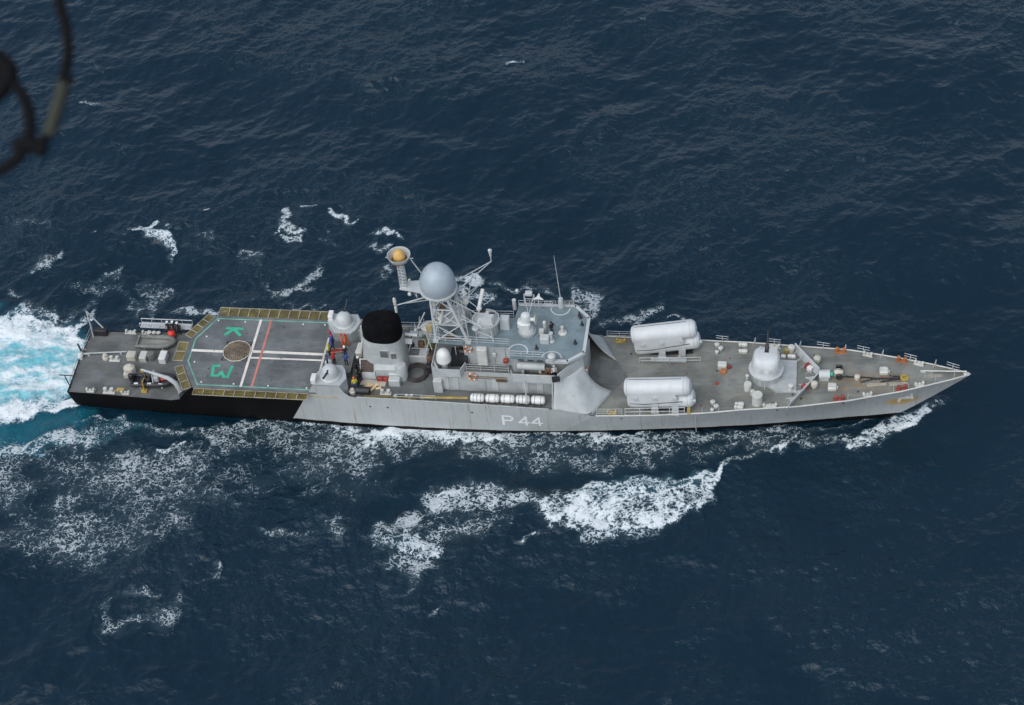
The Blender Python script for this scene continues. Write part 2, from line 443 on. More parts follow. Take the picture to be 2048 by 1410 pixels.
VX, VY = np.meshgrid(xs, ys, indexing='ij')
verts = np.stack([VX + ext(ox), VY + ext(oy), ext(hz)], -1).reshape(-1, 3).astype(np.float32)
idx = np.arange(mx * my).reshape(mx, my)
quads = np.stack([idx[:-1, :-1], idx[1:, :-1], idx[1:, 1:], idx[:-1, 1:]], -1).reshape(-1, 4)
me = bpy.data.meshes.new('sea')
me.vertices.add(len(verts))
me.vertices.foreach_set('co', verts.ravel())
me.loops.add(quads.size)
me.loops.foreach_set('vertex_index', quads.ravel().astype(np.int32))
me.polygons.add(len(quads))
me.polygons.foreach_set('loop_start', np.arange(0, quads.size, 4, dtype=np.int32))
me.polygons.foreach_set('use_smooth', np.ones(len(quads), dtype=bool))
me.update()
for nm, arr in (('foam', foam + 1.0), ('near', cover), ('solid', solid), ('turq', turq), ('gust', gust)):
    at_ = me.attributes.new(nm, 'FLOAT', 'POINT')
    at_.data.foreach_set('value', ext(arr).ravel().astype(np.float32))
sea = bpy.data.objects.new('sea', me)
col.objects.link(sea)
sea['kind'] = 'structure'


def sea_material():
    t = NT('sea_water')
    P = t.coord()

    def attr(n):
        return t.node('ShaderNodeAttribute', attribute_name=n).outputs['Fac']
    foam, sol, tq = attr('foam'), attr('solid'), attr('turq')
    near, gust = attr('near'), attr('gust')

    def noise2(scale, detail, rough, vec=None):
        n = t.noise(vec or P, scale, detail, rough)
        n.noise_dimensions = '2D'
        return n
    fn = noise2(4.2, 4, 0.68)
    fine = fn.outputs['Fac']
    wp = t.node('ShaderNodeVectorMath', operation='MULTIPLY_ADD')
    t.l.new(noise2(1.3, 2, 0.6).outputs['Color'], wp.inputs[0])
    t.put(wp, 1, (1.9, 1.9, 0.0))
    t.l.new(t.mapping(P, (0.8, 1.15, 1.0)), wp.inputs[2])
    vo = t.node('ShaderNodeTexVoronoi', feature='DISTANCE_TO_EDGE', voronoi_dimensions='2D')
    t.l.new(wp.outputs[0], vo.inputs['Vector'])
    t.put(vo, 'Scale', 1.5)
    # share of the fine network in the threshold: large in old lacy foam, small in breaking water
    nsh = t.math('ADD', t.math('MULTIPLY', t.ramp(vo.outputs['Distance'], 0.0, t.ramp(sol, 0.0, 0.7, 0.20, 0.36), smooth=False), 0.84), t.math('MULTIPLY', t.ramp(fine, 0.28, 0.72, smooth=False), 0.22))
    lv = t.math('ADD', t.math('SUBTRACT', near, foam), 1.0)
    w = t.ramp(sol, 0.0, 0.9, 0.40, 0.66)
    w = t.math('MAXIMUM', w, t.math('MULTIPLY', tq, 0.86))
    d = t.math('SUBTRACT', near, t.math('ADD', t.math('MULTIPLY', lv, w), t.math('MULTIPLY', nsh, t.math('SUBTRACT', 1.0, w))))
    d = t.math('MULTIPLY', d, t.ramp(near, 0.02, 0.10))
    mask = t.ramp(d, t.ramp(tq, 0.4, 1.0, 0.0, -0.22), t.math('ADD', t.ramp(sol, 0, 1, 0.30, 0.40), t.ramp(tq, 0.4, 1.0, 0.0, 0.35)))
    # thin residual foam is less opaque than breaking water
    mask = t.math('MULTIPLY', mask, t.ramp(sol, 0.0, 0.7, 0.60, 1.0))
    mask = t.math('MULTIPLY', mask, t.ramp(tq, 0.5, 1.0, 1.0, 0.9))
    mask = t.math('MAXIMUM', mask, t.math('MULTIPLY', t.ramp(near, 0.15, 0.8, 0.0, 0.10), fine))
    body = t.mix(gust, rgb((0.0028, 0.0162, 0.0298)), rgb((0.0046, 0.0200, 0.0348)))
    body = t.mix(t.ramp(near, 0.0, 0.8), body, rgb((0.0052, 0.0230, 0.0360)))
    body = t.mix(t.ramp(tq, 0.0, 0.5), body, rgb((0.006, 0.085, 0.120)))
    body = t.mix(t.ramp(tq, 0.45, 1.0), body, rgb((0.11, 0.43, 0.49)))
    fcol = t.mix(t.ramp(d, 0.0, 0.7), rgb((0.42, 0.50, 0.53)), rgb((0.70, 0.735, 0.74)))
    t.l.new(t.mix(mask, body, fcol), t.b.inputs['Base Color'])
    t.put(t.b, 'Roughness', t.ramp(mask, 0, 1, 0.20, 0.75))
    t.b.inputs['IOR'].default_value = 1.333
    t.put(t.b, 'Specular IOR Level', t.ramp(mask, 0, 1, 0.5, 0.2))
    # ripples and froth relief
    r1 = noise2(0.75, 4, 0.54).outputs['Fac']
    hh = t.math('ADD', t.math('MULTIPLY', r1, t.ramp(gust, 0.15, 0.9, 0.13, 0.38)), t.math('MULTIPLY', foam, 0.05))
    t.bump(hh, 1.0, 1.0)
    return t.m


me.materials.append(sea_material())


# ================================================================ mesh helpers
class MB:
    """collects faces; build() links them as one mesh object"""
    def __init__(s):
        s.v, s.f, s.mi = [], [], []
        s.cur = 0

    def add(s, vs_, fs_):
        o = len(s.v)
        s.v += [tuple(p) for p in vs_]
        for f in fs_:
            s.f.append(tuple(i + o for i in f))
            s.mi.append(s.cur)
        return s

    def box(s, c, d, rz=0.0, ry=0.0, rx=0.0, taper=1.0):
        M = Matrix.Translation(c) @ Matrix.Rotation(rz, 4, 'Z') @ Matrix.Rotation(ry, 4, 'Y') @ Matrix.Rotation(rx, 4, 'X')
        x, y, z = d[0] / 2, d[1] / 2, d[2] / 2
        P = []
        for k in (-1, 1):
            q = 1.0 if k < 0 else taper
            for a, b in ((-1, -1), (1, -1), (1, 1), (-1, 1)):
                P.append(M @ Vector((a * x * q, b * y * q, k * z)))
        return s.add(P, [(3, 2, 1, 0), (4, 5, 6, 7), (0, 1, 5, 4), (1, 2, 6, 5), (2, 3, 7, 6), (3, 0, 4, 7)])

    def bev(s, c, d, b=0.05, rz=0.0):
        """box with chamfered upper and vertical edges"""
        x, y, z = d[0] / 2, d[1] / 2, d[2] / 2
        M = Matrix.Translation(c) @ Matrix.Rotation(rz, 4, 'Z')

        def ring(k, zz):
            return [M @ Vector(p) for p in ((-x + k, -y, zz), (x - k, -y, zz), (x, -y + k, zz), (x, y - k, zz), (x - k, y, zz), (-x + k, y, zz), (-x, y - k, zz), (-x, -y + k, zz))]
        r0, r1 = ring(b, -z), ring(b, z - b)
        x, y = x - b, y - b
        r2 = ring(b * 0.6, z)
        n = 8
        fs_ = [tuple(range(n))[::-1], tuple(range(2 * n, 3 * n))]
        for q in (0, n):
            fs_ += [(q + i, q + (i + 1) % n, q + n + (i + 1) % n, q + n + i) for i in range(n)]
        return s.add(r0 + r1 + r2, fs_)

    def tube(s, p0, p1, r0, r1=None, n=8, cap=True):
        p0, p1 = Vector(p0), Vector(p1)
        r1 = r0 if r1 is None else r1
        d = (p1 - p0)
        q = d.to_track_quat('Z', 'Y')
        P = []
        for p, r in ((p0, r0), (p1, r1)):
            for i in range(n):
                a = 2 * math.pi * i / n
                P.append(p + q @ Vector((r * math.cos(a), r * math.sin(a), 0)))
        fs_ = [(i, (i + 1) % n, n + (i + 1) % n, n + i) for i in range(n)]
        if cap:
            fs_ += [tuple(range(n))[::-1], tuple(range(n, 2 * n))]
        return s.add(P, fs_)

    def path(s, pts, r, n=8, closed=False):
        """tube along a polyline (r may be a list)"""
        pts = [Vector(p) for p in pts]
        m = len(pts)
        rr = r if isinstance(r, (list, tuple)) else [r] * m
        P = []
        ref = Vector((0, 0, 1))
        for i in range(m):
            a = pts[(i - 1) % m] if (closed or i > 0) else pts[i]
            b = pts[(i + 1) % m] if (closed or i < m - 1) else pts[i]
            t = (b - a).normalized()
            u_ = t.cross(ref)
            if u_.length < 1e-3:
                u_ = t.cross(Vector((1, 0, 0)))
            u_.normalize()
            w_ = t.cross(u_)
            for k in range(n):
                an = 2 * math.pi * k / n
                P.append(pts[i] + (u_ * math.cos(an) + w_ * math.sin(an)) * rr[i])
        fs_ = []
        for i in range(m if closed else m - 1):
            j = (i + 1) % m
            fs_ += [(i * n + k, i * n + (k + 1) % n, j * n + (k + 1) % n, j * n + k) for k in range(n)]
        if not closed:
            fs_ += [tuple(range(n))[::-1], tuple(range((m - 1) * n, m * n))]
        return s.add(P, fs_)

    def lathe(s, c, prof, n=24, sx=1.0, sy=1.0, axis=None):
        """profile of (radius, height) revolved round z (or a given axis)"""
        c = Vector(c)
        q = Vector(axis).to_track_quat('Z', 'Y') if axis is not None else None
        P, fs_ = [], []
        for r, z in prof:
            for i in range(n):
                a = 2 * math.pi * i / n
                p = Vector((r * math.cos(a) * sx, r * math.sin(a) * sy, z))
                P.append(c + (q @ p if q else p))
        for k in range(len(prof) - 1):
            fs_ += [(k * n + i, k * n + (i + 1) % n, (k + 1) * n + (i + 1) % n, (k + 1) * n + i) for i in range(n)]
        if prof[0][0] > 1e-4:
            fs_.append(tuple(range(n))[::-1])
        if prof[-1][0] > 1e-4:
            k = len(prof) - 1
            fs_.append(tuple(range(k * n, k * n + n)))
        return s.add(P, fs_)

    def ball(s, c, r, n=16, m=8, sz=1.0):
        pr = [(max(1e-5, r * math.sin(math.pi * k / m)), -r * sz * math.cos(math.pi * k / m)) for k in range(m + 1)]
        return s.lathe(c, pr, n)

    def prism(s, poly, z0, z1, top=None):
        """vertical prism; z0/z1 numbers or per-vertex lists; top = other outline for the upper ring"""
        n = len(poly)
        a = z0 if isinstance(z0, (list, tuple)) else [z0] * n
        b = z1 if isinstance(z1, (list, tuple)) else [z1] * n
        up = top or poly
        P = [(p[0], p[1], a[i]) for i, p in enumerate(poly)] + [(p[0], p[1], b[i]) for i, p in enumerate(up)]
        fs_ = [tuple(range(n))[::-1], tuple(range(n, 2 * n))] + [(i, (i + 1) % n, n + (i + 1) % n, n + i) for i in range(n)]
        return s.add(P, fs_)

    def slab(s, quad, th):
        """a plate given by 4 corners, thickened along its normal"""
        q = [Vector(p) for p in quad]
        nn = (q[1] - q[0]).cross(q[3] - q[0]).normalized() * (th / 2)
        P = [p - nn for p in q] + [p + nn for p in q]
        return s.add(P, [(3, 2, 1, 0), (4, 5, 6, 7), (0, 1, 5, 4), (1, 2, 6, 5), (2, 3, 7, 6), (3, 0, 4, 7)])

    def mesh(s, name, mats, ang=35):
        me_ = bpy.data.meshes.new(name)
        me_.from_pydata(s.v, [], s.f)
        bm = bmesh.new()
        bm.from_mesh(me_)
        bmesh.ops.recalc_face_normals(bm, faces=bm.faces)
        bm.to_mesh(me_)
        bm.free()
        me_.polygons.foreach_set('use_smooth', [True] * len(me_.polygons))
        me_.set_sharp_from_angle(angle=R(ang))
        for m_ in (mats if isinstance(mats, (list, tuple)) else [mats]):
            me_.materials.append(m_)
        me_.polygons.foreach_set('material_index', s.mi)
        me_.update()
        return me_

    def build(s, name, mats, parent=None, loc=None, ang=35):
        o = bpy.data.objects.new(name, s.mesh(name, mats, ang))
        col.objects.link(o)
        o.parent = parent
        if loc is not None:
            o.location = loc
        return o


def empty(name, loc=(0, 0, 0), rz=0.0, parent=None):
    o = bpy.data.objects.new(name, None)
    o.empty_display_size = 0.3
    col.objects.link(o)
    o.location = loc
    o.rotation_euler = (0, 0, rz)
    o.parent = parent
    return o


def tag(o, label, cat, group=None):
    o['label'] = label
    o['category'] = cat
    if group:
        o['group'] = group
    return o


def place(mesh_, name, loc, rz=0.0, parent=None):
    """another object sharing mesh data"""
    o = bpy.data.objects.new(name, mesh_)
    col.objects.link(o)
    o.location = loc
    o.rotation_euler = (0, 0, rz)
    o.parent = parent
    return o


def lerp(x, xs_, ys_):
    return float(np.interp(x, xs_, ys_))


# ================================================================ paints
GREY = paint('ship_grey_paint', (0.405, 0.428, 0.422), 0.5, 0.07, 0.16, (0.16, 0.15, 0.12), rust=0.35, streak=True)
LIGHT = paint('light_grey_paint', (0.465, 0.485, 0.480), 0.42, 0.05, 0.12, (0.25, 0.25, 0.24))
PALE = paint('pale_cream_paint', (0.52, 0.52, 0.47), 0.5, 0.06, 0.3, (0.22, 0.19, 0.13), rust=0.3)
WHITE = paint('white_paint', (0.66, 0.66, 0.635), 0.4, 0.04, 0.10, (0.35, 0.33, 0.28))
BLACK = paint('black_paint', (0.010, 0.010, 0.012), 0.55, 0.2, 0.5, (0.022, 0.018, 0.016))
DARK = paint('dark_gear', (0.022, 0.022, 0.025), 0.5, 0.2, 0.3, (0.05, 0.04, 0.03))
BLUEDECK = paint('blue_grey_deck', (0.165, 0.218, 0.236), 0.65, 0.10, 0.35, (0.09, 0.11, 0.12))
RED = paint('red_paint', (0.30, 0.045, 0.035), 0.5, 0.15, 0.3, (0.15, 0.04, 0.02))
ORANGE = paint('orange_paint', (0.46, 0.15, 0.045), 0.5, 0.12, 0.3, (0.25, 0.09, 0.02))
YELLOW = paint('yellow_paint', (0.42, 0.30, 0.07), 0.55, 0.15, 0.35, (0.2, 0.12, 0.03))
GOLD = paint('ochre_radome', (0.62, 0.37, 0.11), 0.5, 0.12, 0.25, (0.35, 0.22, 0.08))
BROWN = paint('brown_gear', (0.16, 0.09, 0.04), 0.6, 0.2, 0.3, (0.06, 0.04, 0.02))
OLIVE = paint('olive_netting', (0.17, 0.135, 0.035), 0.8, 0.2, 0.4, (0.09, 0.07, 0.03))
WOOD = paint('bare_timber', (0.62, 0.46, 0.26), 0.7, 0.12, 0.3, (0.35, 0.25, 0.14))
PLY = paint('grey_plywood', (0.40, 0.36, 0.29), 0.75, 0.1, 0.3, (0.22, 0.19, 0.15))
RUSTORANGE = paint('rusty_orange', (0.36, 0.13, 0.045), 0.6, 0.2, 0.5, (0.16, 0.07, 0.03))
RUSTRED = paint('rusty_red', (0.26, 0.055, 0.04), 0.6, 0.2, 0.5, (0.14, 0.05, 0.03))
ROPE = paint('dark_rope', (0.045, 0.038, 0.035), 0.85, 0.3, 0.4, (0.09, 0.06, 0.05))
RUBBER = paint('grey_rubber', (0.15, 0.155, 0.14), 0.6, 0.12, 0.4, (0.24, 0.23, 0.19))
RUBBERBLK = paint('black_rubber', (0.020, 0.020, 0.024), 0.5, 0.2, 0.4, (0.06, 0.055, 0.05))
CANVAS = paint('beige_canvas', (0.50, 0.48, 0.40), 0.85, 0.1, 0.35, (0.28, 0.26, 0.2))
LINEWHITE = paint('worn_white_line', (0.68, 0.64, 0.57), 0.7, 0.08, 0.45, (0.25, 0.23, 0.2))
LINEGREEN = paint('worn_green_line', (0.045, 0.40, 0.24), 0.7, 0.1, 0.25, (0.10, 0.22, 0.18))
LINEPALE = paint('faded_green_line', (0.16, 0.40, 0.30), 0.7, 0.18, 0.5, (0.12, 0.2, 0.17))
LINERED = paint('worn_red_line', (0.50, 0.19, 0.14), 0.7, 0.1, 0.3, (0.3, 0.16, 0.12))
NETROPE = paint('brown_rope_net', (0.24, 0.18, 0.12), 0.9, 0.2, 0.3, (0.12, 0.09, 0.06))
PALEROPE = paint('pale_rope', (0.50, 0.47, 0.38), 0.9, 0.15, 0.3, (0.3, 0.26, 0.2))
LETTER = paint('white_lettering', (0.80, 0.80, 0.80), 0.5, 0.03, 0.08, (0.5, 0.5, 0.48))
NETFRAME = paint('weathered_net_frame', (0.36, 0.33, 0.25), 0.6, 0.15, 0.4, (0.2, 0.13, 0.07))
FUNNELBLACK = paint('matt_funnel_black', (0.004, 0.004, 0.005), 0.95, 0.2, 0.1, (0.008, 0.006, 0.006))
FUNNELBLACK.node_tree.nodes['Principled BSDF'].inputs['Specular IOR Level'].default_value = 0.12
CABLE = paint('black_cable', (0.004, 0.004, 0.005), 0.8, 0.2, 0.1)
CABLE.node_tree.nodes['Principled BSDF'].inputs['Specular IOR Level'].default_value = 0.15
GLASS = paint('dark_window_glass', (0.02, 0.03, 0.035), 0.12, 0.1, 0.0)
CABLEGREEN = paint('dull_green_sleeve', (0.018, 0.023, 0.012), 0.7, 0.15, 0.2)


def deck_material(name, c, rustamt, rust_at=None, warm=(0.13, 0.105, 0.075)):
    t = NT(name)
    P = t.coord()
    n1 = t.noise(P, 0.35, 5, 0.62).outputs['Fac']
    n2 = t.noise(t.mapping(P, (0.5, 1, 1)), 2.2, 6, 0.7).outputs['Fac']
    n3 = t.noise(P, 7.0, 3, 0.6).outputs['Fac']
    k = t.mix(t.ramp(n1, 0.32, 0.68), rgb(tuple(x * 0.66 for x in c)), rgb(tuple(x * 1.28 for x in c)))
    k = t.mix(t.math('MULTIPLY', t.ramp(n2, 0.46, 0.70), 0.62), k, rgb(warm))
    k = t.mix(t.math('MULTIPLY', t.ramp(n3, 0.6, 0.8), 0.25), k, rgb(tuple(x * 0.45 for x in c)))
    k = t.mix(t.math('MULTIPLY', t.ramp(n2, 0.66, 0.80), rustamt), k, rgb((0.24, 0.11, 0.03)))
    if rust_at:
        sx = t.node('ShaderNodeVectorMath', operation='DISTANCE')
        t.put(sx, 0, t.mapping(P, (0.42, 1, 0.0), (-rust_at[0] * 0.42, -rust_at[1], 0)))
        t.put(sx, 1, (0, 0, 0))
        f = t.ramp(sx.outputs['Value'], rust_at[2], 0.2)
        k = t.mix(t.math('MULTIPLY', t.math('MULTIPLY', f, t.ramp(n2, 0.36, 0.62)), 0.75), k, rgb((0.23, 0.13, 0.045)))
    # patches of newer paint with firm edges
    n5 = t.noise(t.mapping(P, (0.4, 0.55, 1), (11, 4, 0)), 1.0, 2, 0.4).outputs['Fac']
    k = t.mix(t.math('MULTIPLY', t.ramp(n5, 0.56, 0.59), 0.30), k, rgb(tuple(x * 0.55 for x in c)))
    # worn walkway streaks along the deck
    n4 = t.noise(t.mapping(P, (0.12, 1.6, 1)), 2.4, 4, 0.6).outputs['Fac']
    k = t.mix(t.math('MULTIPLY', t.ramp(n4, 0.52, 0.75), 0.28), k, rgb(tuple(min(1, x * 1.9) for x in c)))
    t.l.new(k, t.b.inputs['Base Color'])
    t.put(t.b, 'Roughness', t.ramp(n1, 0.3, 0.7, 0.55, 0.8))
    t.bump(t.math('ADD', n3, n2), 0.2, 0.03)
    return t.m


DECKAFT = deck_material('aft_deck_grey', (0.114, 0.121, 0.118), 0.22, warm=(0.122, 0.112, 0.086))
DECKFLY = deck_material('flight_deck_grey', (0.120, 0.129, 0.130), 0.05, warm=(0.105, 0.104, 0.096))
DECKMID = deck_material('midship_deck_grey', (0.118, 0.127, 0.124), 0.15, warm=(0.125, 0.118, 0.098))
DECKFWD = deck_material('fore_deck_grey', (0.164, 0.174, 0.158), 0.50, rust_at=(35.8, -1.0, 2.3), warm=(0.205, 0.165, 0.105))


def hull_material():
    t = NT('hull_paint')
    P = t.coord()
    sp_ = t.node('ShaderNodeSeparateXYZ')
    t.l.new(P, sp_.inputs[0])
    X, Y, Z = sp_.outputs
    n1 = t.noise(P, 0.5, 5, 0.6).outputs['Fac']
    st_ = t.noise(t.mapping(P, (1.3, 0.2, 0.10)), 2.2, 6, 0.7).outputs['Fac']
    k = t.mix(t.ramp(n1, 0.3, 0.7), rgb((0.395, 0.415, 0.408)), rgb((0.432, 0.452, 0.443)))
    k = t.mix(t.math('MULTIPLY', t.ramp(st_, 0.50, 0.74), 0.38), k, rgb((0.23, 0.235, 0.205)))
    # rust runs from scuppers and the hawse pipe
    ru = t.noise(t.mapping(P, (2.1, 0.1, 0.06), (3.7, 0, 0)), 1.6, 5, 0.75).outputs['Fac']
    k = t.mix(t.math('MULTIPLY', t.ramp(ru, 0.585, 0.68), 0.8), k, rgb((0.25, 0.13, 0.025)))
    hw_ = t.node('ShaderNodeVectorMath', operation='DISTANCE')
    t.put(hw_, 0, t.mapping(P, (0.55, 0.0, 1.0), (-39.2 * 0.55, 0, -3.15)))
    t.put(hw_, 1, (0, 0, 0))
    h_ = t.math('MULTIPLY', t.ramp(hw_.outputs['Value'], 1.2, 0.35), t.ramp(st_, 0.28, 0.44))
    k = t.mix(t.math('MULTIPLY', h_, 0.95), k, rgb((0.50, 0.29, 0.035)))
    # black after part, cut by a slanting line, and a black boot-top
    line = t.math('SUBTRACT', X, t.math('MULTIPLY', Z, 0.52))
    aft = t.ramp(line, -21.98, -21.93, 1.0, 0.0, smooth=False)
    boot = t.ramp(t.math('ADD', Z, t.math('MULTIPLY', n1, 0.25)), 0.60, 0.66, 1.0, 0.0, smooth=False)
    blk = t.math('MAXIMUM', aft, boot)
    bk = t.mix(t.math('MULTIPLY', t.ramp(st_, 0.62, 0.76), 0.5), rgb((0.005, 0.0045, 0.005)), rgb((0.06, 0.016, 0.012)))
    t.l.new(t.mix(blk, k, bk), t.b.inputs['Base Color'])
    t.put(t.b, 'Roughness', t.ramp(st_, 0.3, 0.7, 0.42, 0.62))
    t.put(t.b, 'Specular IOR Level', t.math('SUBTRACT', 0.5, t.math('MULTIPLY', blk, 0.38)))
    # plate seams as fine relief
    br = t.node('ShaderNodeTexBrick')
    t.put(br, 'Vector', t.mapping(P, (1, 1, 1)))
    t.l.new(t.node('ShaderNodeCombineXYZ').outputs[0], br.inputs['Vector'])
    cb = br.inputs['Vector'].links[0].from_node
    t.l.new(X, cb.inputs[0])
    t.l.new(Z, cb.inputs[1])
    for q, v in (('Scale', 0.22), ('Mortar Size', 0.004), ('Brick Width', 1.0), ('Row Height', 0.42)):
        br.inputs[q].default_value = v
    t.bump(t.math('ADD', t.math('MULTIPLY', br.outputs['Fac'], -0.5), t.math('MULTIPLY', t.noise(t.mapping(P, (1.0, 1.0, 1.0)), 0.9, 2, 0.4).outputs['Fac'], 1.6)), 0.22, 0.08)
    return t.m


HULL = hull_material()

# ================================================================ the warship
ship = empty('warship')
tag(ship, 'grey naval warship with black stern, helicopter deck, mast and radome under way', 'warship')

# hull form: half breadths of the deck edge and of the waterline, top edge height
BX = [-45.5, -40, -34, -28, -19, -10, 0, 5, 9, 12.5, 15, 20, 24.6, 29.4, 34, 38.8, 41.5, 43.5, 45.5]
BY = [4.35, 4.55, 4.85, 4.98, 5.02, 5.05, 5.25, 5.38, 5.45, 5.30, 5.17, 4.90, 4.46, 4.00, 3.38, 2.25, 1.45, 0.80, 0.06]
WX = [-45.2, -43, -38, -32, -22, -16, -11, -5.7, -0.6, 4.5, 9.5, 14.6, 19.6, 24.5, 29.5, 34.4, 38.6]
WY = [3.85, 4.0, 4.2, 4.42, 4.6, 4.9, 5.0, 4.98, 4.85, 4.55, 4.15, 3.65, 3.1, 2.45, 1.62, 0.76, 0.04]
FX = [9, 15, 21, 24, 29, 33, 36, 39, 41, 45.5]
FZ = [3.85, 4.05, 4.5, 4.8, 5.05, 5.45, 5.7, 5.9, 6.1, 6.45]


def zf(x):
    return lerp(x, FX, FZ)


def half(x):
    return lerp(x, BX, BY)


def ztop(x):
    if x >= 9.2:
        return zf(x) + 0.07
    return lerp(x, [-45.5, -34.2, -33.2, -32.2, -31.4, -19.35, -18.75, -16.0, -15.6, -15.15, -14.6, 5.2, 5.6, 9.2],
                [2.58, 2.58, 2.85, 4.2, 4.92, 4.92, 6.1, 6.1, 5.2, 4.75, 4.6, 4.55, 4.5, 3.95])


def hull_point(xb, t):
    """point on the starboard-positive half hull: deck station xb, height share t (t<0 below water)"""
    u_ = (xb + 45.5) / 91.0
    xw = -45.2 + u_ * 83.8
    zt = ztop(xb)
    wy_ = lerp(xw, WX, WY)
    by_ = half(xb)
    fl = lerp(xb, [-20, 5, 20, 38, 45.5], [0.8, 0.85, 1.25, 1.5, 1.2])
    if t <= 0:
        q = 1 + 0.35 * t
        return (xw + (0.9 * -t if xb < -44 else 0), wy_ * q, 1.6 * t)
    g = t ** 0.92
    return ((1 - g) * xw + g * xb, wy_ + (by_ - wy_) * t ** fl, zt * t)


def hull_y(x, z):
    """half breadth of the hull at a given x and z (search along the station)"""
    xb = x
    for _ in range(12):
        t = max(0.0, min(1.0, z / ztop(xb)))
        p = hull_point(xb, t)
        xb += x - p[0]
        xb = max(-45.5, min(45.5, xb))
    return p[1]


sta = sorted(set([round(v, 2) for v in np.linspace(-45.5, 45.5, 110)] +
                 [-34.2, -33.2, -32.8, -32.2, -31.8, -31.4, -19.35, -18.75, -16.0, -15.8, -15.6, -15.4, -15.15, -14.9, -14.6, 5.2, 5.6, 9.2, 9.19, 44.9, 45.2]))
lev = [-1.0, -0.5, 0.0, 0.12, 0.25, 0.4, 0.55, 0.7, 0.85, 1.0]
hb = MB()
P, Fc = [], []
nl = len(lev)
for xb in sta:
    for sgn in (-1, 1):
        for t in lev:
            p = hull_point(xb, t)
            P.append((p[0], sgn * p[1], p[2]))
for i in range(len(sta) - 1):
    for sd_ in (0, 1):
        for k in range(nl - 1):
            a = (i * 2 + sd_) * nl + k
            b = ((i + 1) * 2 + sd_) * nl + k
            Fc.append((a, b, b + 1, a + 1))
for k in range(nl - 1):                                   # transom and stem
    Fc.append((k, k + 1, nl + k + 1, nl + k))
    e = (len(sta) - 1) * 2 * nl
    Fc.append((e + k, e + k + 1, e + nl + k + 1, e + nl + k))
hb.add(P, Fc)
hb.build('hull', HULL, ship, ang=50)


def deck_sheet(name, x0, x1, zfun, mat, inset=0.02, step=0.8):
    m = MB()
    xs_ = list(np.linspace(x0, x1, max(2, int((x1 - x0) / step) + 1)))
    P, Fc = [], []
    nr = 5
    for x in xs_:
        y = hull_y(x, zfun(x)) - inset
        y = max(0.03, y)
        for k in range(nr):
            s_ = -1 + 2 * k / (nr - 1)
            P.append((x, y * s_, zfun(x) + 0.05 * (1 - s_ * s_)))
    for i in range(len(xs_) - 1):
        for k in range(nr - 1):
            Fc.append((i * nr + k, i * nr + k + 1, (i + 1) * nr + k + 1, (i + 1) * nr + k))
    m.add(P, Fc)
    return m.build(name, mat, ship)


ZQ, ZM, ZFL, Z1, ZR = 2.5, 4.1, 5.0, 6.9, 9.7
deck_sheet('quarterdeck', -45.45, -31.6, lambda x: ZQ, DECKAFT)
deck_sheet('main_deck', -31.6, 9.2, lambda x: ZM, DECKMID)
deck_sheet('foredeck', 9.0, 45.3, zf, DECKFWD, 0.015)
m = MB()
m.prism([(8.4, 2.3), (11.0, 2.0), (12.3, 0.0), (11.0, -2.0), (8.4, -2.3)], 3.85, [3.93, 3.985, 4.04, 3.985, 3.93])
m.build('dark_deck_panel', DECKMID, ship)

# pale gunwale rail along the foredeck edge, one each side
for sgn in (-1, 1):
    m = MB()
    m.path([(x, sgn * (half(x) - 0.03), zf(x) + 0.09) for x in np.linspace(9.6, 45.35, 60)], 0.075, 6)
    m.build('gunwale_rail', PALE, ship)
m = MB()
m.path([(-45.4, -4.3, 2.6), (-45.5, 0, 2.62), (-45.4, 4.3, 2.6)], 0.06, 6)
m.build('transom_rail', DARK, ship)
# waist gunwale capping and thin pipe along the hull
for sgn in (-1, 1):
    m = MB()
    m.path([(x, sgn * (half(x) - 0.03), ztop(x) + 0.02) for x in np.linspace(-14.4, 5.0, 40)], 0.05, 6)
    m.build('gunwale_capping', GREY, ship)
    m = MB()
    m.path([(x, sgn * (hull_y(x, 4.4 - 0.02 * abs(x + 19)) + 0.03), 4.4 - 0.02 * abs(x + 19)) for x in np.linspace(-31, -16.4, 40)], 0.035, 5)
    m.build('hull_pipe', YELLOW, ship)

# hull number, letters cut from strokes and laid on the plating
def letter(strokes, x0, zc, name):
    m = MB()
    for (ax, az, bx, bz) in strokes:
        d = Vector((bx - ax, 0, bz - az))
        n_ = max(2, int(d.length / 0.15) + 1)
        w_ = Vector((-d.z, 0, d.x)).normalized() * 0.115
        e_ = d.normalized() * 0.1
        P, Fc = [], []
        for i in range(n_ + 1):
            p = Vector((ax, 0, az)) - e_ + (d + 2 * e_) * (i / n_)
            for q in (p - w_, p + w_):
                X_, Z_ = x0 + q.x, zc + q.z
                P.append((X_, -hull_y(X_, Z_) - 0.025, Z_))
        for i in range(n_):
            Fc.append((2 * i, 2 * i + 1, 2 * i + 3, 2 * i + 2))
        m.add(P, Fc)
    return m.build(name, LETTER, ship)


letter([(0, -.7, 0, .7), (0, .7, .72, .7), (.72, .7, .95, .5), (.95, .5, .95, .2), (.95, .2, .72, .0), (.72, 0, 0, 0)], 0.25, 2.35, 'hull_letter')
for x0 in (1.85, 3.15):
    letter([(.72, -.7, .72, .7), (.72, .7, 0, -.28), (0, -.28, 1.0, -.28)], x0, 2.35, 'hull_digit')

# ---------------------------------------------------------------- flight deck
FD = [(-33.25, 1.55), (-31.35, 5.05), (-18.55, 5.05), (-18.55, 1.1), (-18.55, -1.1), (-18.55, -5.05), (-31.35, -5.05), (-33.25, -1.55)]
m = MB()
m.prism(FD, ZFL - 0.16, ZFL)
flight = m.build('flight_deck', DECKFLY, ship)
m = MB()
m.prism([(-32.6, 1.5), (-31.0, 4.4), (-31.0, -4.4), (-32.6, -1.5)], ZQ, ZFL - 0.165)
m.build('aft_bulkhead', GREY, ship)
E1, E2 = ZFL + 0.006, ZFL + 0.011


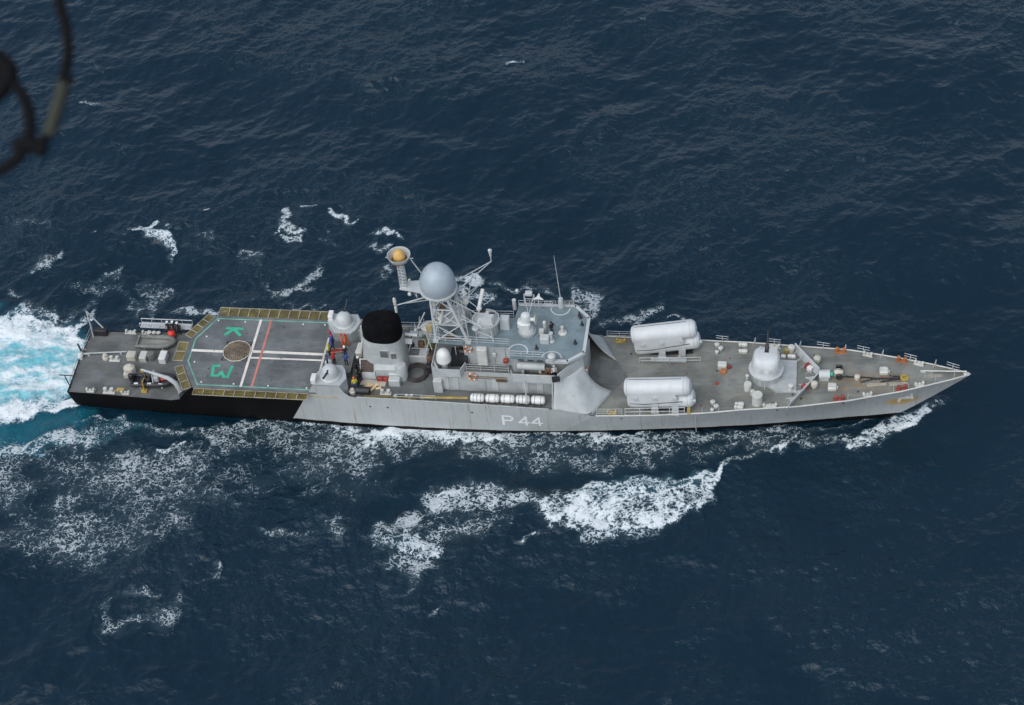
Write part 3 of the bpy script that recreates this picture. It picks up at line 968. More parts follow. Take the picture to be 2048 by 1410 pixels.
def strip(name, pts, w, mat, z=E1, closed=False, parent=None):
    m = MB()
    n_ = len(pts)
    for i in range(n_ if closed else n_ - 1):
        a, b = Vector((*pts[i], 0)), Vector((*pts[(i + 1) % n_], 0))
        d = (b - a).normalized() * (w / 2)
        s_ = Vector((-d.y, d.x, 0))
        a2, b2 = a - d * 0.9, b + d * 0.9
        zz = z + 0.0006 * i
        m.add([(p.x, p.y, zz) for p in (a2 - s_, b2 - s_, b2 + s_, a2 + s_)], [(0, 1, 2, 3)])
    return m.build(name, mat, parent or flight)


strip('green_border_line', [(-18.95, 4.68), (-31.05, 4.62), (-32.7, 1.6), (-32.7, -1.55), (-30.95, -4.65), (-18.95, -4.68)], 0.15, LINEPALE)
strip('white_centre_line', [(-32.55, 0.0), (-29.35, 0.0)], 0.34, LINEWHITE, E2)
strip('white_centre_line', [(-26.2, 0.2), (-18.7, 0.2)], 0.34, LINEWHITE, E2)
strip('white_side_line', [(-26.2, -0.68), (-18.7, -0.62)], 0.22, LINEWHITE, E2)
strip('white_cross_line', [(-26.4, 4.6), (-26.4, -4.6)], 0.26, LINEWHITE, E2 + 0.005)
strip('red_cross_line', [(-25.3, 4.62), (-25.25, -4.6)], 0.24, LINERED, E2 + 0.01)
kl = MB()
for i, (a, b) in enumerate((((-29.85, 3.3), (-27.95, 3.3)), ((-28.95, 3.25), (-29.8, 2.3)), ((-28.85, 3.1), (-28.05, 2.3)))):
    a, b = Vector((*a, E2 + 0.002 * i)), Vector((*b, E2 + 0.002 * i))
    d = (b - a).normalized() * 0.17
    s_ = Vector((-d.y, d.x, 0))
    kl.add([a - s_, b - s_, b + s_, a + s_], [(0, 1, 2, 3)])
kl.build('green_letter', LINEGREEN, flight)
strip('green_digit', [(-29.3, -1.98), (-29.85, -2.05), (-29.72, -3.35), (-29.1, -3.35), (-28.85, -2.85), (-28.45, -3.45), (-28.05, -3.45), (-27.95, -2.05)], 0.32, LINEGREEN, E2)
strip('deck_edge_stripe', [(-18.72, 2.6), (-18.72, -2.4)], 0.2, PALE, E2 + 0.004)
for x, y in [(-31.6, 2.0), (-32.0, -1.6), (-30.6, -4.3), (-27.2, -4.35), (-23.6, -4.4), (-19.6, -4.45), (-30.9, 4.35), (-28, 4.3), (-21.8, 4.3), (-19.5, 4.35)]:
    m = MB()
    m.lathe((x, y, ZFL), [(0.10, 0), (0.09, 0.05), (0.02, 0.07)], 8)
    m.build('deck_light', WHITE, flight)
for i in range(26):
    x, y = random.uniform(-31, -19.4), random.uniform(-4.2, 4.2)
    m = MB()
    m.lathe((x, y, ZFL), [(0.07, 0), (0.07, 0.012)], 8)
    m.build('tie_down_point', DARK, flight)

# safety nets round the deck: one object per panel, frame and netting as sub-parts
def net_mesh(L, W):
    fr = MB()
    for a, b in (((0, 0), (L, 0)), ((L, 0), (L, W)), ((L, W), (0, W)), ((0, W), (0, 0))):
        fr.tube((*a, 0), (*b, 0), 0.034, n=6)
    nt = MB()
    nx_, ny_ = int(L / 0.105), int(W / 0.105)
    for i in range(1, nx_):
        x = L * i / nx_
        sag = [(x, W * k / 5, -0.10 * math.sin(math.pi * k / 5)) for k in range(6)]
        for k in range(5):
            a, b = sag[k], sag[k + 1]
            nt.add([(a[0] - .03, a[1], a[2]), (a[0] + .03, a[1], a[2]), (b[0] + .03, b[1], b[2]), (b[0] - .03, b[1], b[2])], [(0, 1, 2, 3)])
    for j in range(1, ny_):
        y = W * j / ny_
        zz = -0.10 * math.sin(math.pi * j / ny_) + 0.01
        nt.add([(0, y - .03, zz), (L, y - .03, zz), (L, y + .03, zz), (0, y + .03, zz)], [(0, 1, 2, 3)])
    return fr.mesh('net_frame', NETFRAME), nt.mesh('netting', OLIVE)


NETS = {}


def net_row(a, b, n, W, gap=0.0, skip=()):
    """panels along the deck edge a->b, reaching out to the right of the direction"""
    a, b = Vector((*a, 0)), Vector((*b, 0))
    d = b - a
    L = d.length / n
    key = (round(L, 2), W)
    if key not in NETS:
        NETS[key] = net_mesh(L - 0.05, W)
    ang = math.atan2(d.y, d.x)
    for i in range(n):
        if i in skip:
            continue
        p = a + d * (i / n)
        e = empty('safety_net', (p.x, p.y, ZFL - 0.10), ang, ship)
        place(NETS[key][0], 'net_frame', (0.02, -W - 0.05, 0), 0, e)
        place(NETS[key][1], 'netting', (0.02, -W - 0.05, 0), 0, e)


net_row((-31.2, -5.05), (-19.3, -5.05), 11, 0.85)
net_row((-19.3, 5.05), (-31.2, 5.05), 11, 1.25)
net_row((-31.45, 4.9), (-33.2, 1.75), 4, 0.85)
net_row((-33.3, 1.2), (-33.3, -1.45), 2, 1.05)
net_row((-33.15, -1.95), (-31.5, -5.0), 3, 0.85)


# ================================================================ upper works
def railing(pts, h=1.0, gap=1.6, wires=3, mat=None, r=0.022, name='railing', parent=None):
    """stanchions with wires along a polyline"""
    m = MB()
    pts = [Vector(p) for p in pts]
    for a, b in zip(pts[:-1], pts[1:]):
        n_ = max(1, round((b - a).length / gap))
        for i in range(n_ + 1):
            p = a.lerp(b, i / n_)
            m.tube(p, p + Vector((0, 0, h)), r * 1.25, n=5)
        for k in range(1, wires + 1):
            z = Vector((0, 0, h * k / wires))
            m.tube(a + z, b + z, r, n=4)
    return m.build(name, mat or LIGHT, parent or ship)


# lower deckhouse between funnel and bridge
m = MB()
m.prism([(-7.0, -2.4), (-6.3, -3.0), (5.4, -3.0), (8.35, -2.2), (8.35, 2.2), (5.4, 3.0), (-6.3, 3.0), (-7.0, 2.4)], ZM, Z1)
m.build('lower_deckhouse', GREY, ship)
for sgn in (-1, 1):
    m = MB()
    m.prism([(1.0, sgn * 3.01), (6.9, sgn * 3.01), (6.3, sgn * 3.9), (1.4, sgn * 3.9)], Z1 - 0.22, Z1 - 0.002)
    m.build('bridge_wing', LIGHT, ship)
m = MB()
m.prism([(-6.9, -2.35), (-6.3, -2.95), (1.0, -2.95), (1.45, -3.8), (6.2, -3.8), (8.2, -2.1), (8.2, 2.1), (6.2, 3.8), (1.45, 3.8), (1.0, 2.95), (-6.3, 2.95), (-6.9, 2.35)], Z1 + 0.004, Z1 + 0.03)
m.build('upper_walkway', DECKMID, ship)
# bridge block
m = MB()
m.prism([(-3.6, -1.85), (1.0, -1.85), (1.4, -2.7), (5.6, -2.7), (8.2, -1.9), (8.2, 1.9), (5.6, 2.7), (1.4, 2.7), (1.0, 1.85), (-3.6, 1.85)], Z1 + 0.03, ZR - 0.03)
bridge = m.build('bridge_house', GREY, ship)
ROOF = [(-7.0, -1.75), (-3.5, -1.95), (1.05, -1.95), (1.25, -3.45), (6.9, -3.5), (8.35, -2.3), (8.35, 2.3), (6.9, 3.85), (1.25, 3.7), (1.05, 1.95), (-3.5, 1.95), (-7.0, 1.75)]
m = MB()
m.prism(ROOF, ZR - 0.14, ZR)
roof = m.build('bridge_roof', BLUEDECK, ship)
m = MB()                                                       # pale coaming round the forward part
rim = [(1.3, 3.75), (6.95, 3.9), (8.42, 2.35), (8.42, -2.35), (6.95, -3.6), (4.9, -3.6)]
for a, b in zip(rim[:-1], rim[1:]):
    a, b = Vector((*a, ZR + 0.09)), Vector((*b, ZR + 0.09))
    d = (b - a).normalized()
    a, b = a - d * 0.06, b + d * 0.06
    n_ = Vector((-d.y, d.x, 0)) * 0.15
    m.add([a - n_, b - n_, b + n_, a + n_] + [p + Vector((0, 0, -0.3)) for p in (a - n_, b - n_, b + n_, a + n_)],
          [(0, 1, 2, 3), (4, 5, 1, 0), (5, 6, 2, 1), (6, 7, 3, 2), (7, 4, 0, 3)])
m.build('roof_coaming', LIGHT, roof)
# painted half circles on the roof
for cx_, cy_, r_, a0, a1 in ((5.45, 3.55, 0.95, 180, 360), (5.35, -3.35, 0.98, 10, 170), (1.95, -2.55, 0.95, -15, 165)):
    m = MB()
    P, Fc = [], []
    for i in range(19):
        an = R(a0 + (a1 - a0) * i / 18)
        for q in (r_ - 0.075, r_ + 0.075):
            P.append((cx_ + q * math.cos(an), cy_ + q * math.sin(an), ZR + 0.008))
    Fc = [(2 * i, 2 * i + 1, 2 * i + 3, 2 * i + 2) for i in range(18)]
    m.add(P, Fc)
    m.build('painted_arc', LIGHT, roof)
# bridge windows, each a pane in the raked front
for y in (-1.5, -0.9, -0.3, 0.3, 0.9, 1.5):
    m = MB()
    m.box((8.215, y, 8.9), (0.03, 0.48, 0.62))
    m.build('window', GLASS, bridge)
for i in range(4):
    for sgn in (-1, 1):
        m = MB()
        m.box((2.2 + i * 0.95, sgn * 2.71, 8.9), (0.62, 0.03, 0.6))
        m.build('window', GLASS, bridge)
# bridge wings with bulwarks
for sgn in (-1, 1):
    m = MB()
    for a, b in zip([(1.2, sgn * 3.35), (1.45, sgn * 3.95), (6.0, sgn * 3.95)], [(1.45, sgn * 3.95), (6.0, sgn * 3.95), (6.35, sgn * 3.7)]):
        m.slab([(*a, Z1), (*b, Z1), (*b, Z1 + 0.95), (*a, Z1 + 0.95)], 0.06)
    m.box((3.7, sgn * 3.95, Z1 + 0.97), (4.6, 0.16, 0.05))
    m.build('wing_bulwark', LIGHT, ship)
    # raked bulwark plate with a slot from wing to bridge front
    m = MB()
    m.slab([(5.9, sgn * 3.97, Z1 + 0.2), (8.3, sgn * 2.3, Z1 + 0.9), (8.3, sgn * 2.3, ZR - 0.25), (5.9, sgn * 3.97, Z1 + 1.25)], 0.08)
    m.build('wing_screen', GREY, ship)
    m = MB()
    m.box((5.75, sgn * 4.1, Z1 + 0.75), (0.75, 0.34, 0.55), rz=-sgn * 0.3)
    m.build('screen_opening', DARK, ship)
# swept fairing plates that join hull, bridge front and foredeck
def fairing(sgn):
    m = MB()
    A, B = Vector((9.2, 5.44, 3.92)), Vector((11.05, 2.02, 3.98))
    C, D = Vector((8.3, 2.35, 7.9)), Vector((5.55, 4.0, 7.0))
    E_ = Vector((5.4, 5.38, 4.5))
    K_ = Vector((8.95, 2.55, 5.1))                             # pulls the free edge into its concave sweep
    nu, nv = 14, 12

    def bot(u):
        return E_.lerp(A, u / 0.62) if u < 0.62 else A.lerp(B, (u - 0.62) / 0.38)

    def right(v):
        return B * (1 - v) ** 2 + K_ * (2 * v * (1 - v)) + C * v * v
    P = []
    for i in range(nu + 1):
        u = i / nu
        for j in range(nv + 1):
            v = j / nv
            p = (bot(u) * (1 - v) + D.lerp(C, u) * v + E_.lerp(D, v) * (1 - u) + right(v) * u
                 - (E_ * ((1 - u) * (1 - v)) + B * (u * (1 - v)) + D * ((1 - u) * v) + C * (u * v)))
            P.append((p.x, sgn * p.y, p.z))
    W_ = nv + 1
    Fc = [(i * W_ + j, (i + 1) * W_ + j, (i + 1) * W_ + j + 1, i * W_ + j + 1) for i in range(nu) for j in range(nv)]
    m.add(P, Fc)
    o = m.build('bow_fairing', GREY, ship, ang=75)
    md = o.modifiers.new('thickness', 'SOLIDIFY')
    md.thickness = 0.06
    return o


for sgn in (-1, 1):
    fairing(sgn)
    m = MB()                                                   # end wall of the raft recess
    m.slab([(5.35, sgn * 3.95, ZM), (5.35, sgn * 5.33, ZM), (5.35, sgn * 5.2, 4.95), (5.35, sgn * 3.95, 6.9)], 0.08)
    m.build('recess_bulkhead', GREY, ship)
    railing([(-3.3, sgn * 2.9, Z1 + 0.03), (0.9, sgn * 2.9, Z1 + 0.03)], 1.0, 1.4)
    railing([(-6.9, sgn * 1.7, ZR), (1.0, sgn * 1.9, ZR)], 1.0, 1.5)
    railing([(1.3, sgn * 3.42, ZR), (4.7, sgn * 3.45, ZR)], 1.0, 1.2)
    railing([(9.7, sgn * 5.3, 3.95), (12.2, sgn * 5.2, 4.05)], 0.9, 1.3)
# life-ring brackets, doors, lockers and stains on the upper house side
for x, y, z, d, mt, nm in [(-1.7, -2.15, Z1 + 1.55, (1.0, 0.6, 2.2), PALE, 'equipment_locker'), (0.55, -2.1, Z1 + 0.9, (0.5, 0.4, 0.45), RED, 'fire_box'),
                           (-0.55, -2.0, Z1 + 1.6, (0.4, 0.24, 0.5), LIGHT, 'junction_box'), (4.6, -3.3, Z1 + 0.35, (1.2, 0.5, 0.6), BROWN, 'chart_locker'),
                           (-1.3, 2.15, Z1 + 1.2, (1.0, 0.5, 2.0), LIGHT, 'equipment_locker')]:
    m = MB()
    m.bev((x, y, z), d, 0.06)
    m.build(nm, mt, ship)
m = MB()                                                       # horizontal tank along the bridge side
m.tube((1.9, -3.05, Z1 + 1.35), (4.6, -3.05, Z1 + 1.35), 0.42, n=18)
for x in (2.4, 4.1):
    m.box((x, -3.05, Z1 + 0.55), (0.25, 0.6, 0.9))
m.build('ready_use_tank', GREY, ship)
m = MB()                                                       # aft light-grey machinery platform with the small dome
m.prism([(-6.6, -2.5), (-6.0, -3.55), (-3.85, -3.55), (-3.45, -2.5)], Z1 - 0.25, Z1 + 0.02)
for a, b in zip([(-6.6, -2.5), (-6.0, -3.55), (-3.85, -3.55)], [(-6.0, -3.55), (-3.85, -3.55), (-3.45, -2.5)]):
    m.slab([(*a, Z1 + 0.01), (*b, Z1 + 0.01), (*b, Z1 + 0.85), (*a, Z1 + 0.85)], 0.07)
tub = m.build('director_tub', LIGHT, ship)
m = MB()
m.lathe((-5.5, -2.75, Z1), [(0.34, 0), (0.3, 0.9), (0.45, 1.1), (0.45, 1.25)], 16)
ped = m.build('dome_pedestal', GREY, tub)
m = MB()
m.lathe((-5.5, -2.75, Z1 + 1.25), [(0.60, 0.0), (0.74, 0.12), (0.76, 0.32), (0.72, 0.42), (0.70, 0.75), (0.62, 1.1), (0.45, 1.38), (0.22, 1.53), (0.001, 1.58)], 28)
m.build('white_dome', WHITE, tub)
m = MB()  # dark blocks stand in for the shade inside the recess under the mast
m.prism([(-5.0, -2.4), (-3.3, -2.4), (-3.3, -0.9), (-5.0, -0.9)], Z1 + 0.04, Z1 + 1.2)
m.bev((-3.75, -1.4, Z1 + 1.45), (1.0, 0.9, 0.5), 0.15)
m.build('recess_shade_block', DARK, ship)
m = MB()
m.lathe((-3.6, -1.15, ZR - 0.75), [(0.62, 0), (0.62, 0.25), (0.001, 0.55)], 16, 1.0, 0.7)
m.build('brown_hatch_cover', BROWN, ship)
m = MB()
m.bev((-6.35, -3.2, ZM + 0.85), (0.9, 0.55, 1.7), 0.05)
m.build('deck_locker', LIGHT, ship)
# side wall fittings over the walkway
m = MB()
m.tube((-3.1, -3.06, 6.35), (0.7, -3.06, 6.3), 0.045, n=6)
m.tube((-3.1, -3.06, 6.1), (0.7, -3.06, 6.05), 0.03, n=6)
m.box((0.1, -3.09, 5.9), (1.1, 0.08, 0.28))
m.build('wall_pipe', BROWN, ship)

# ---------------------------------------------------------------- funnel
funnel = empty('funnel', (-12.2, 0, ZM), 0, ship)
m = MB()
def oval(cx_, cy_, rx, ry, n_=28, aft=1.0, sq=2.6):
    out = []
    for i in range(n_):
        a = 2 * math.pi * i / n_
        c_, s_ = math.cos(a), math.sin(a)
        x = math.copysign(abs(c_) ** (2 / sq), c_) * rx
        y = math.copysign(abs(s_) ** (2 / sq), s_) * ry
        if x < 0:
            x *= aft
        out.append((cx_ + x, cy_ + y))
    return out


def loft(m, rings):
    n_ = len(rings[0])
    P, Fc = [], []
    for r_ in rings:
        P += r_
    for k in range(len(rings) - 1):
        Fc += [(k * n_ + i, k * n_ + (i + 1) % n_, (k + 1) * n_ + (i + 1) % n_, (k + 1) * n_ + i) for i in range(n_)]
    Fc += [tuple(range(n_))[::-1], tuple(range((len(rings) - 1) * n_, len(rings) * n_))]
    return m.add(P, Fc)


loft(m, [[(*p, 0.0) for p in oval(0, 0, 2.3, 1.7, sq=4.0)], [(*p, 1.5) for p in oval(0, 0, 2.25, 1.66, sq=3.6)],
         [(*p, 3.2) for p in oval(0.05, 0, 2.1, 1.6, sq=2.8)], [(p[0], p[1], 4.75 - 0.05 * p[0]) for p in oval(0.12, 0, 1.97, 1.55, sq=2.5)]])
m.build('casing', GREY, funnel)
m = MB()
loft(m, [[(p[0], p[1], 4.76 - 0.05 * p[0]) for p in oval(0.12, 0, 1.98, 1.56, sq=2.5)], [(p[0], p[1], 6.0) for p in oval(0.12, 0, 1.97, 1.55, sq=2.5)],
         [(p[0], p[1], 6.5 + 0.08 * p[0]) for p in oval(0.1, 0, 1.86, 1.46, sq=2.4)], [(p[0], p[1], 6.75 + 0.1 * p[0]) for p in oval(0.12, 0, 1.6, 1.22, sq=2.3)],
         [(p[0], p[1], 6.86 + 0.1 * p[0]) for p in oval(0.15, 0, 1.2, 0.9, sq=2.2)], [(p[0], p[1], 6.9 + 0.1 * p[0]) for p in oval(0.15, 0, 0.6, 0.45, sq=2.1)]])
cap = m.build('cap', FUNNELBLACK, funnel)
for x, z, w_, h_, mt in ((0.35, 3.35, 0.85, 0.95, DARK), (1.25, 2.95, 0.55, 0.75, DARK)):
    yb = -1.56 + (z - 3.35) * 0.03 + (0.16 if x > 1 else 0)
    g = MB()
    g.box((x, yb, z), (w_, 0.14, h_), rx=R(3), rz=R(0 if x < 1 else 14))
    gr = g.build('louvre', GREY, funnel)
    for k in range(6):
        q = MB()
        q.box((x, yb - 0.08, z - h_ / 2 + h_ * (k + 0.5) / 6), (w_ * 0.92, 0.06, h_ / 12), rx=R(-30), rz=R(0 if x < 1 else 14))
        q.build('slat', DARK, gr)
m = MB()                                                       # big louvred intake at the foot
m.prism([(-2.4, -1.3), (-0.8, -1.3), (-0.8, -2.1), (-2.4, -2.1)], 0, [2.2, 2.2, 0.95, 0.95])
m.build('intake_box', LIGHT, funnel)
m = MB()
m.slab([(-2.25, -2.05, 1.08), (-0.95, -2.05, 1.08), (-0.95, -1.38, 2.13), (-2.25, -1.38, 2.13)], 0.08)
ig = m.build('intake_grille', DARK, funnel)
for k in range(7):
    t_ = (k + 0.5) / 7
    q = MB()
    q.box((-1.6, -2.03 + 0.65 * t_, 1.17 + 1.03 * t_), (1.22, 0.06, 0.05))
    q.build('slat', BROWN, ig)
m = MB()
m.prism([(-0.75, -1.5), (2.0, -1.4), (2.0, -1.95), (-0.75, -2.05)], 0, [2.0, 2.0, 1.4, 1.4])
m.build('side_casing', GREY, funnel)
m = MB()
m.lathe((1.85, -1.65, 0), [(0.62, 0), (0.62, 1.7), (0.5, 1.95), (0.001, 2.05)], 20)
m.build('ventilator', GREY, funnel)
for x in (-0.35, 0.3):
    m = MB()
    m.bev((x, -2.25, 0.3), (0.58, 0.36, 0.6), 0.04)
    m.build('red_box', RED, funnel)
m = MB()
m.tube((-2.6, 0.9, 0.5), (-2.3, 0.9, 4.6), 0.12, n=8)
m.tube((-2.9, 0.3, 0.5), (-2.15, 0.35, 3.4), 0.14, n=8)
m.bev((-2.75, 0.9, 1.4), (0.8, 1.2, 0.5), 0.08)
m.bev((-2.8, 0.1, 1.5), (0.7, 0.6, 0.7), 0.1)
m.build('pipework', PALE, funnel)
m = MB()
m.tube((2.0, 1.2, 3.4), (3.3, 1.1, 3.4), 0.16, n=12)
m.box((2.4, 0.6, 3.0), (0.8, 0.5, 0.3))
m.build('whistle', WHITE, funnel)

# machinery between funnel and mast
for nm, c_, d_, mt in [('engine_hatch', (-9.1, 0.95, ZM + 0.55), (2.2, 1.3, 1.1), LIGHT), ('engine_hatch', (-9.2, 2.4, ZM + 0.5), (2.0, 1.2, 1.0), GREY),
                       ('vent_trunk', (-7.9, 2.6, ZM + 1.3), (1.0, 1.4, 2.6), OLIVE), ('store_locker', (-10.95, -2.6, ZM + 0.45), (1.15, 0.7, 0.9), LIGHT),
                       ('store_locker', (-11.1, -1.95, ZM + 0.5), (1.0, 0.5, 1.0), LIGHT)]:
    m = MB()
    m.bev(c_, d_, 0.07)
    m.build(nm, mt, ship)
m = MB()
for i in range(5):
    m.box((-9.45 + 0.0 * i, 0.55 + 0.18 * i, ZM + 1.115), (1.0, 0.09, 0.04))
m.build('hatch_grating', DARK, ship)
m = MB()
m.path([(-10.1, 0.9, ZM + 1.15), (-9.6, 1.7, ZM + 2.4), (-8.2, 2.6, ZM + 5.2)], 0.07, 6)
m.path([(-7.2, 0.4, ZM + 0.6), (-8.0, 1.2, ZM + 3.4)], 0.06, 6)
m.path([(-9.0, 3.3, ZM + 0.1), (-8.6, 3.2, ZM + 3.6)], 0.05, 6)
m.build('boom_struts', PALE, ship)
m = MB()
m.lathe((-10.1, 1.9, ZM), [(0.5, 0), (0.5, 1.1), (0.25, 1.3), (0.001, 1.35)], 16)
m.lathe((-7.5, 0.6, ZM), [(0.35, 0), (0.35, 1.4), (0.001, 1.6)], 14)
m.build('dark_machinery', DARK, ship)
m = MB()
m.lathe((-7.6, 1.6, ZM + 3.5), [(0.3, 0), (0.45, 0.5), (0.3, 1.0), (0.001, 1.15)], 14)
m.build('yellow_signal_buoy', YELLOW, ship)
m = MB()
m.lathe((-8.0, 2.2, ZM + 3.1), [(0.75, 0), (0.75, 0.6), (0.5, 0.8), (0.001, 0.85)], 16)
m.tube((-8.0, 2.2, ZM + 2.2), (-8.0, 2.2, ZM + 3.2), 0.4, n=12)
m.build('searchlight_platform', GREY, ship)

# ---------------------------------------------------------------- lattice mast
mast = empty('lattice_mast', (-4.7, 0, ZR), 0, ship)
LB = [(-1.6, -1.6), (1.65, -1.6), (1.65, 1.6), (-1.6, 1.6)]
LT = [(-1.75, -0.85), (-0.25, -0.85), (-0.25, 0.85), (-1.75, 0.85)]
HT = 5.7
for (a, b) in zip(LB, LT):
    m = MB()
    m.tube((*a, 0.0), (*b, HT), 0.16, 0.13, n=8)
    m.box((a[0], a[1], 0.12), (0.55, 0.55, 0.24))
    m.build('leg', LIGHT, mast)


def legp(i, t):
    return Vector((*LB[i], 0)).lerp(Vector((*LT[i], HT)), t)


for i in range(4):
    j = (i + 1) % 4
    for t0, t1 in ((0.0, 0.36), (0.36, 0.68), (0.68, 1.0)):
        m = MB()
        m.tube(legp(i, t0), legp(j, t1), 0.065, n=6)
        m.tube(legp(j, t0), legp(i, t1), 0.065, n=6)
        m.tube(legp(i, t1), legp(j, t1), 0.07, n=6)
        m.build('brace', LIGHT, mast)
m = MB()
m.prism([(-2.1, -1.1), (0.15, -1.1), (0.55, 0), (0.15, 1.1), (-2.1, 1.1)], HT, HT + 0.12)
m.prism([(-4.75, -0.5), (-2.1, -0.95), (-2.1, 0.95), (-4.75, 0.5)], HT + 0.14, HT + 0.26)
m.slab([(-4.7, 0, HT - 0.1), (-2.0, 0, HT - 1.1), (-2.0, 0, HT + 0.1), (-4.7, 0, HT + 0.12)], 0.1)
m.build('top_platform', LIGHT, mast)
m = MB()
m.lathe((-1.0, 0, HT + 0.12), [(1.45, 0.0), (1.62, 0.12), (1.70, 0.3), (1.74, 0.75), (1.72, 1.15), (1.62, 1.6), (1.42, 2.05), (1.12, 2.45), (0.75, 2.74), (0.38, 2.89), (0.001, 2.93)], 40)
RADOME = paint('blue_grey_radome', (0.33, 0.385, 0.42), 0.4, 0.04, 0.06, (0.25, 0.28, 0.3))
m.build('radome', RADOME, mast)
m = MB()
m.lathe((-1.0, 0, HT + 0.12), [(1.85, -0.05), (1.85, 0.03), (1.5, 0.03)], 36)
m.build('radome_ring', LIGHT, mast)
# after column with the ochre dome in a basket
m = MB()
z0, z1 = HT + 0.26, HT + 3.6
for a in range(4):
    an = math.pi / 4 + a * math.pi / 2
    m.tube((-4.4 + 0.42 * math.cos(an), 0.42 * math.sin(an), z0), (-4.4 + 0.36 * math.cos(an), 0.36 * math.sin(an), z1), 0.035, n=5)
for k in range(9):
    zz = z0 + (z1 - z0) * k / 8
    c4 = [(-4.4 + 0.40 * math.cos(math.pi / 4 + a * math.pi / 2), 0.40 * math.sin(math.pi / 4 + a * math.pi / 2), zz) for a in range(4)]
    z2 = z0 + (z1 - z0) * min(8, k + 1) / 8
    for a in range(4):
        m.tube(c4[a], c4[(a + 1) % 4], 0.025, n=4)
        m.tube(c4[a], (c4[(a + 1) % 4][0], c4[(a + 1) % 4][1], z2), 0.02, n=4)
m.tube((-4.4, 0, z0), (-4.4, 0, z1), 0.13, n=8)
m.build('after_column', LIGHT, mast)
m = MB()
m.lathe((-4.4, 0, z1), [(0.5, 0.0), (0.75, 0.1), (1.0, 0.4), (1.13, 0.85), (1.08, 0.85), (0.92, 0.42), (0.7, 0.2), (0.001, 0.18)], 30)
m.tube((-5.75, 0, z1 + 0.4), (-5.4, 0, z1 + 0.4), 0.05, n=5)
m.tube((-3.4, 0, z1 + 0.4), (-3.05, 0, z1 + 0.4), 0.05, n=5)
m.build('dome_basket', LIGHT, mast)
m = MB()
m.lathe((-4.4, 0, z1 + 0.2), [(0.52, 0), (0.6, 0.3), (0.58, 0.62), (0.48, 0.92), (0.28, 1.12), (0.001, 1.18)], 24)
m.build('ochre_dome', GOLD, mast)
m = MB()
m.lathe((-4.4, 0, z1 + 0.16), [(0.9, 0), (0.9, 0.1), (0.56, 0.14)], 24)
m.build('basket_floor', BROWN, mast)
m = MB()
m.tube((-3.4, 0.1, z1 + 0.3), (-2.3, 0.3, HT + 1.2), 0.06, n=6)
m.tube((-2.6, 0.25, HT + 1.55), (-2.5, 0.3, HT + 0.26), 0.05, n=6)
m.build('column_stay', LIGHT, mast)
# yards
m = MB()
tip = Vector((3.5, 4.45, 5.3))
for b in ((0.1, 0.9, 5.55), (0.1, 0.6, 4.2)):
    m.tube(b, tip, 0.07, 0.05, n=6)
m.tube((1.9, 2.75, 5.45), (1.75, 2.4, 4.65), 0.05, n=6)
m.tube((1.75, 2.4, 4.65), (1.4, 1.8, 3.0), 0.05, n=6)
m.tube((0.0, 0.9, 4.3), (1.7, 2.35, 4.7), 0.05, n=6)
m.tube(tip, tip + Vector((0, 0, 0.8)), 0.06, n=6)
m.build('port_yard', LIGHT, mast)
m = MB()
m.lathe(tip + Vector((0, 0, 0.75)), [(0.12, 0), (0.14, 0.5), (0.2, 0.55), (0.2, 0.8), (0.001, 0.95)], 12)
m.build('yard_aerial', LIGHT, mast)
m = MB()
tip2 = Vector((-5.3, -1.0, 4.15))
m.tube((-1.7, -0.6, 5.3), tip2, 0.07, 0.05, n=6)
m.tube((-1.7, -0.2, 4.4), (-4.6, -0.8, 4.25), 0.05, n=6)
m.tube((-3.4, 0.3, 5.6), (-3.3, 0.0, 4.4), 0.05, n=6)
m.tube((-1.75, 0.6, 4.6), (-4.2, 1.1, 5.3), 0.05, n=6)
m.tube((-4.2, 1.1, 5.3), (-3.3, 0.0, 4.4), 0.04, n=6)
m.build('starboard_yard', LIGHT, mast)
m = MB()
m.lathe(tip2 + Vector((0, 0, -0.9)), [(0.13, 0), (0.15, 0.7), (0.09, 0.75), (0.09, 1.0), (0.16, 1.05), (0.18, 1.6), (0.1, 1.65), (0.16, 1.85), (0.001, 2.05)], 12)
m.build('yard_aerial', PALE, mast)
m = MB()
m.ball((-3.9, -0.2, 5.05), 0.2, 12, 8, 1.3)
m.ball((-4.1, 1.2, 5.5), 0.16, 10, 6)
m.build('small_aerials', WHITE, mast)
m = MB()                                                       # forward stays to the designator platform
for a, b in (((-0.3, -0.8, 5.5), (3.6, -0.1, 1.7)), ((-0.35, 0.85, 5.5), (2.6, 1.2, 1.7)), ((1.1, 0.2, 1.2), (0.6, 0.4, 4.2)), ((1.7, -1.5, 0.1), (1.0, 0.2, 4.1)), ((1.0, -1.2, 2.1), (2.4, 0.6, 1.0)),
             ((-0.9, -1.25, 1.9), (1.0, -1.3, 1.95)), ((-1.5, -1.55, 0.4), (1.6, -1.55, 0.45)), ((-0.7, -1.6, 1.4), (1.5, -1.6, 0.2))):
    m.tube(a, b, 0.055, n=6)
m.build('stays', LIGHT, mast)
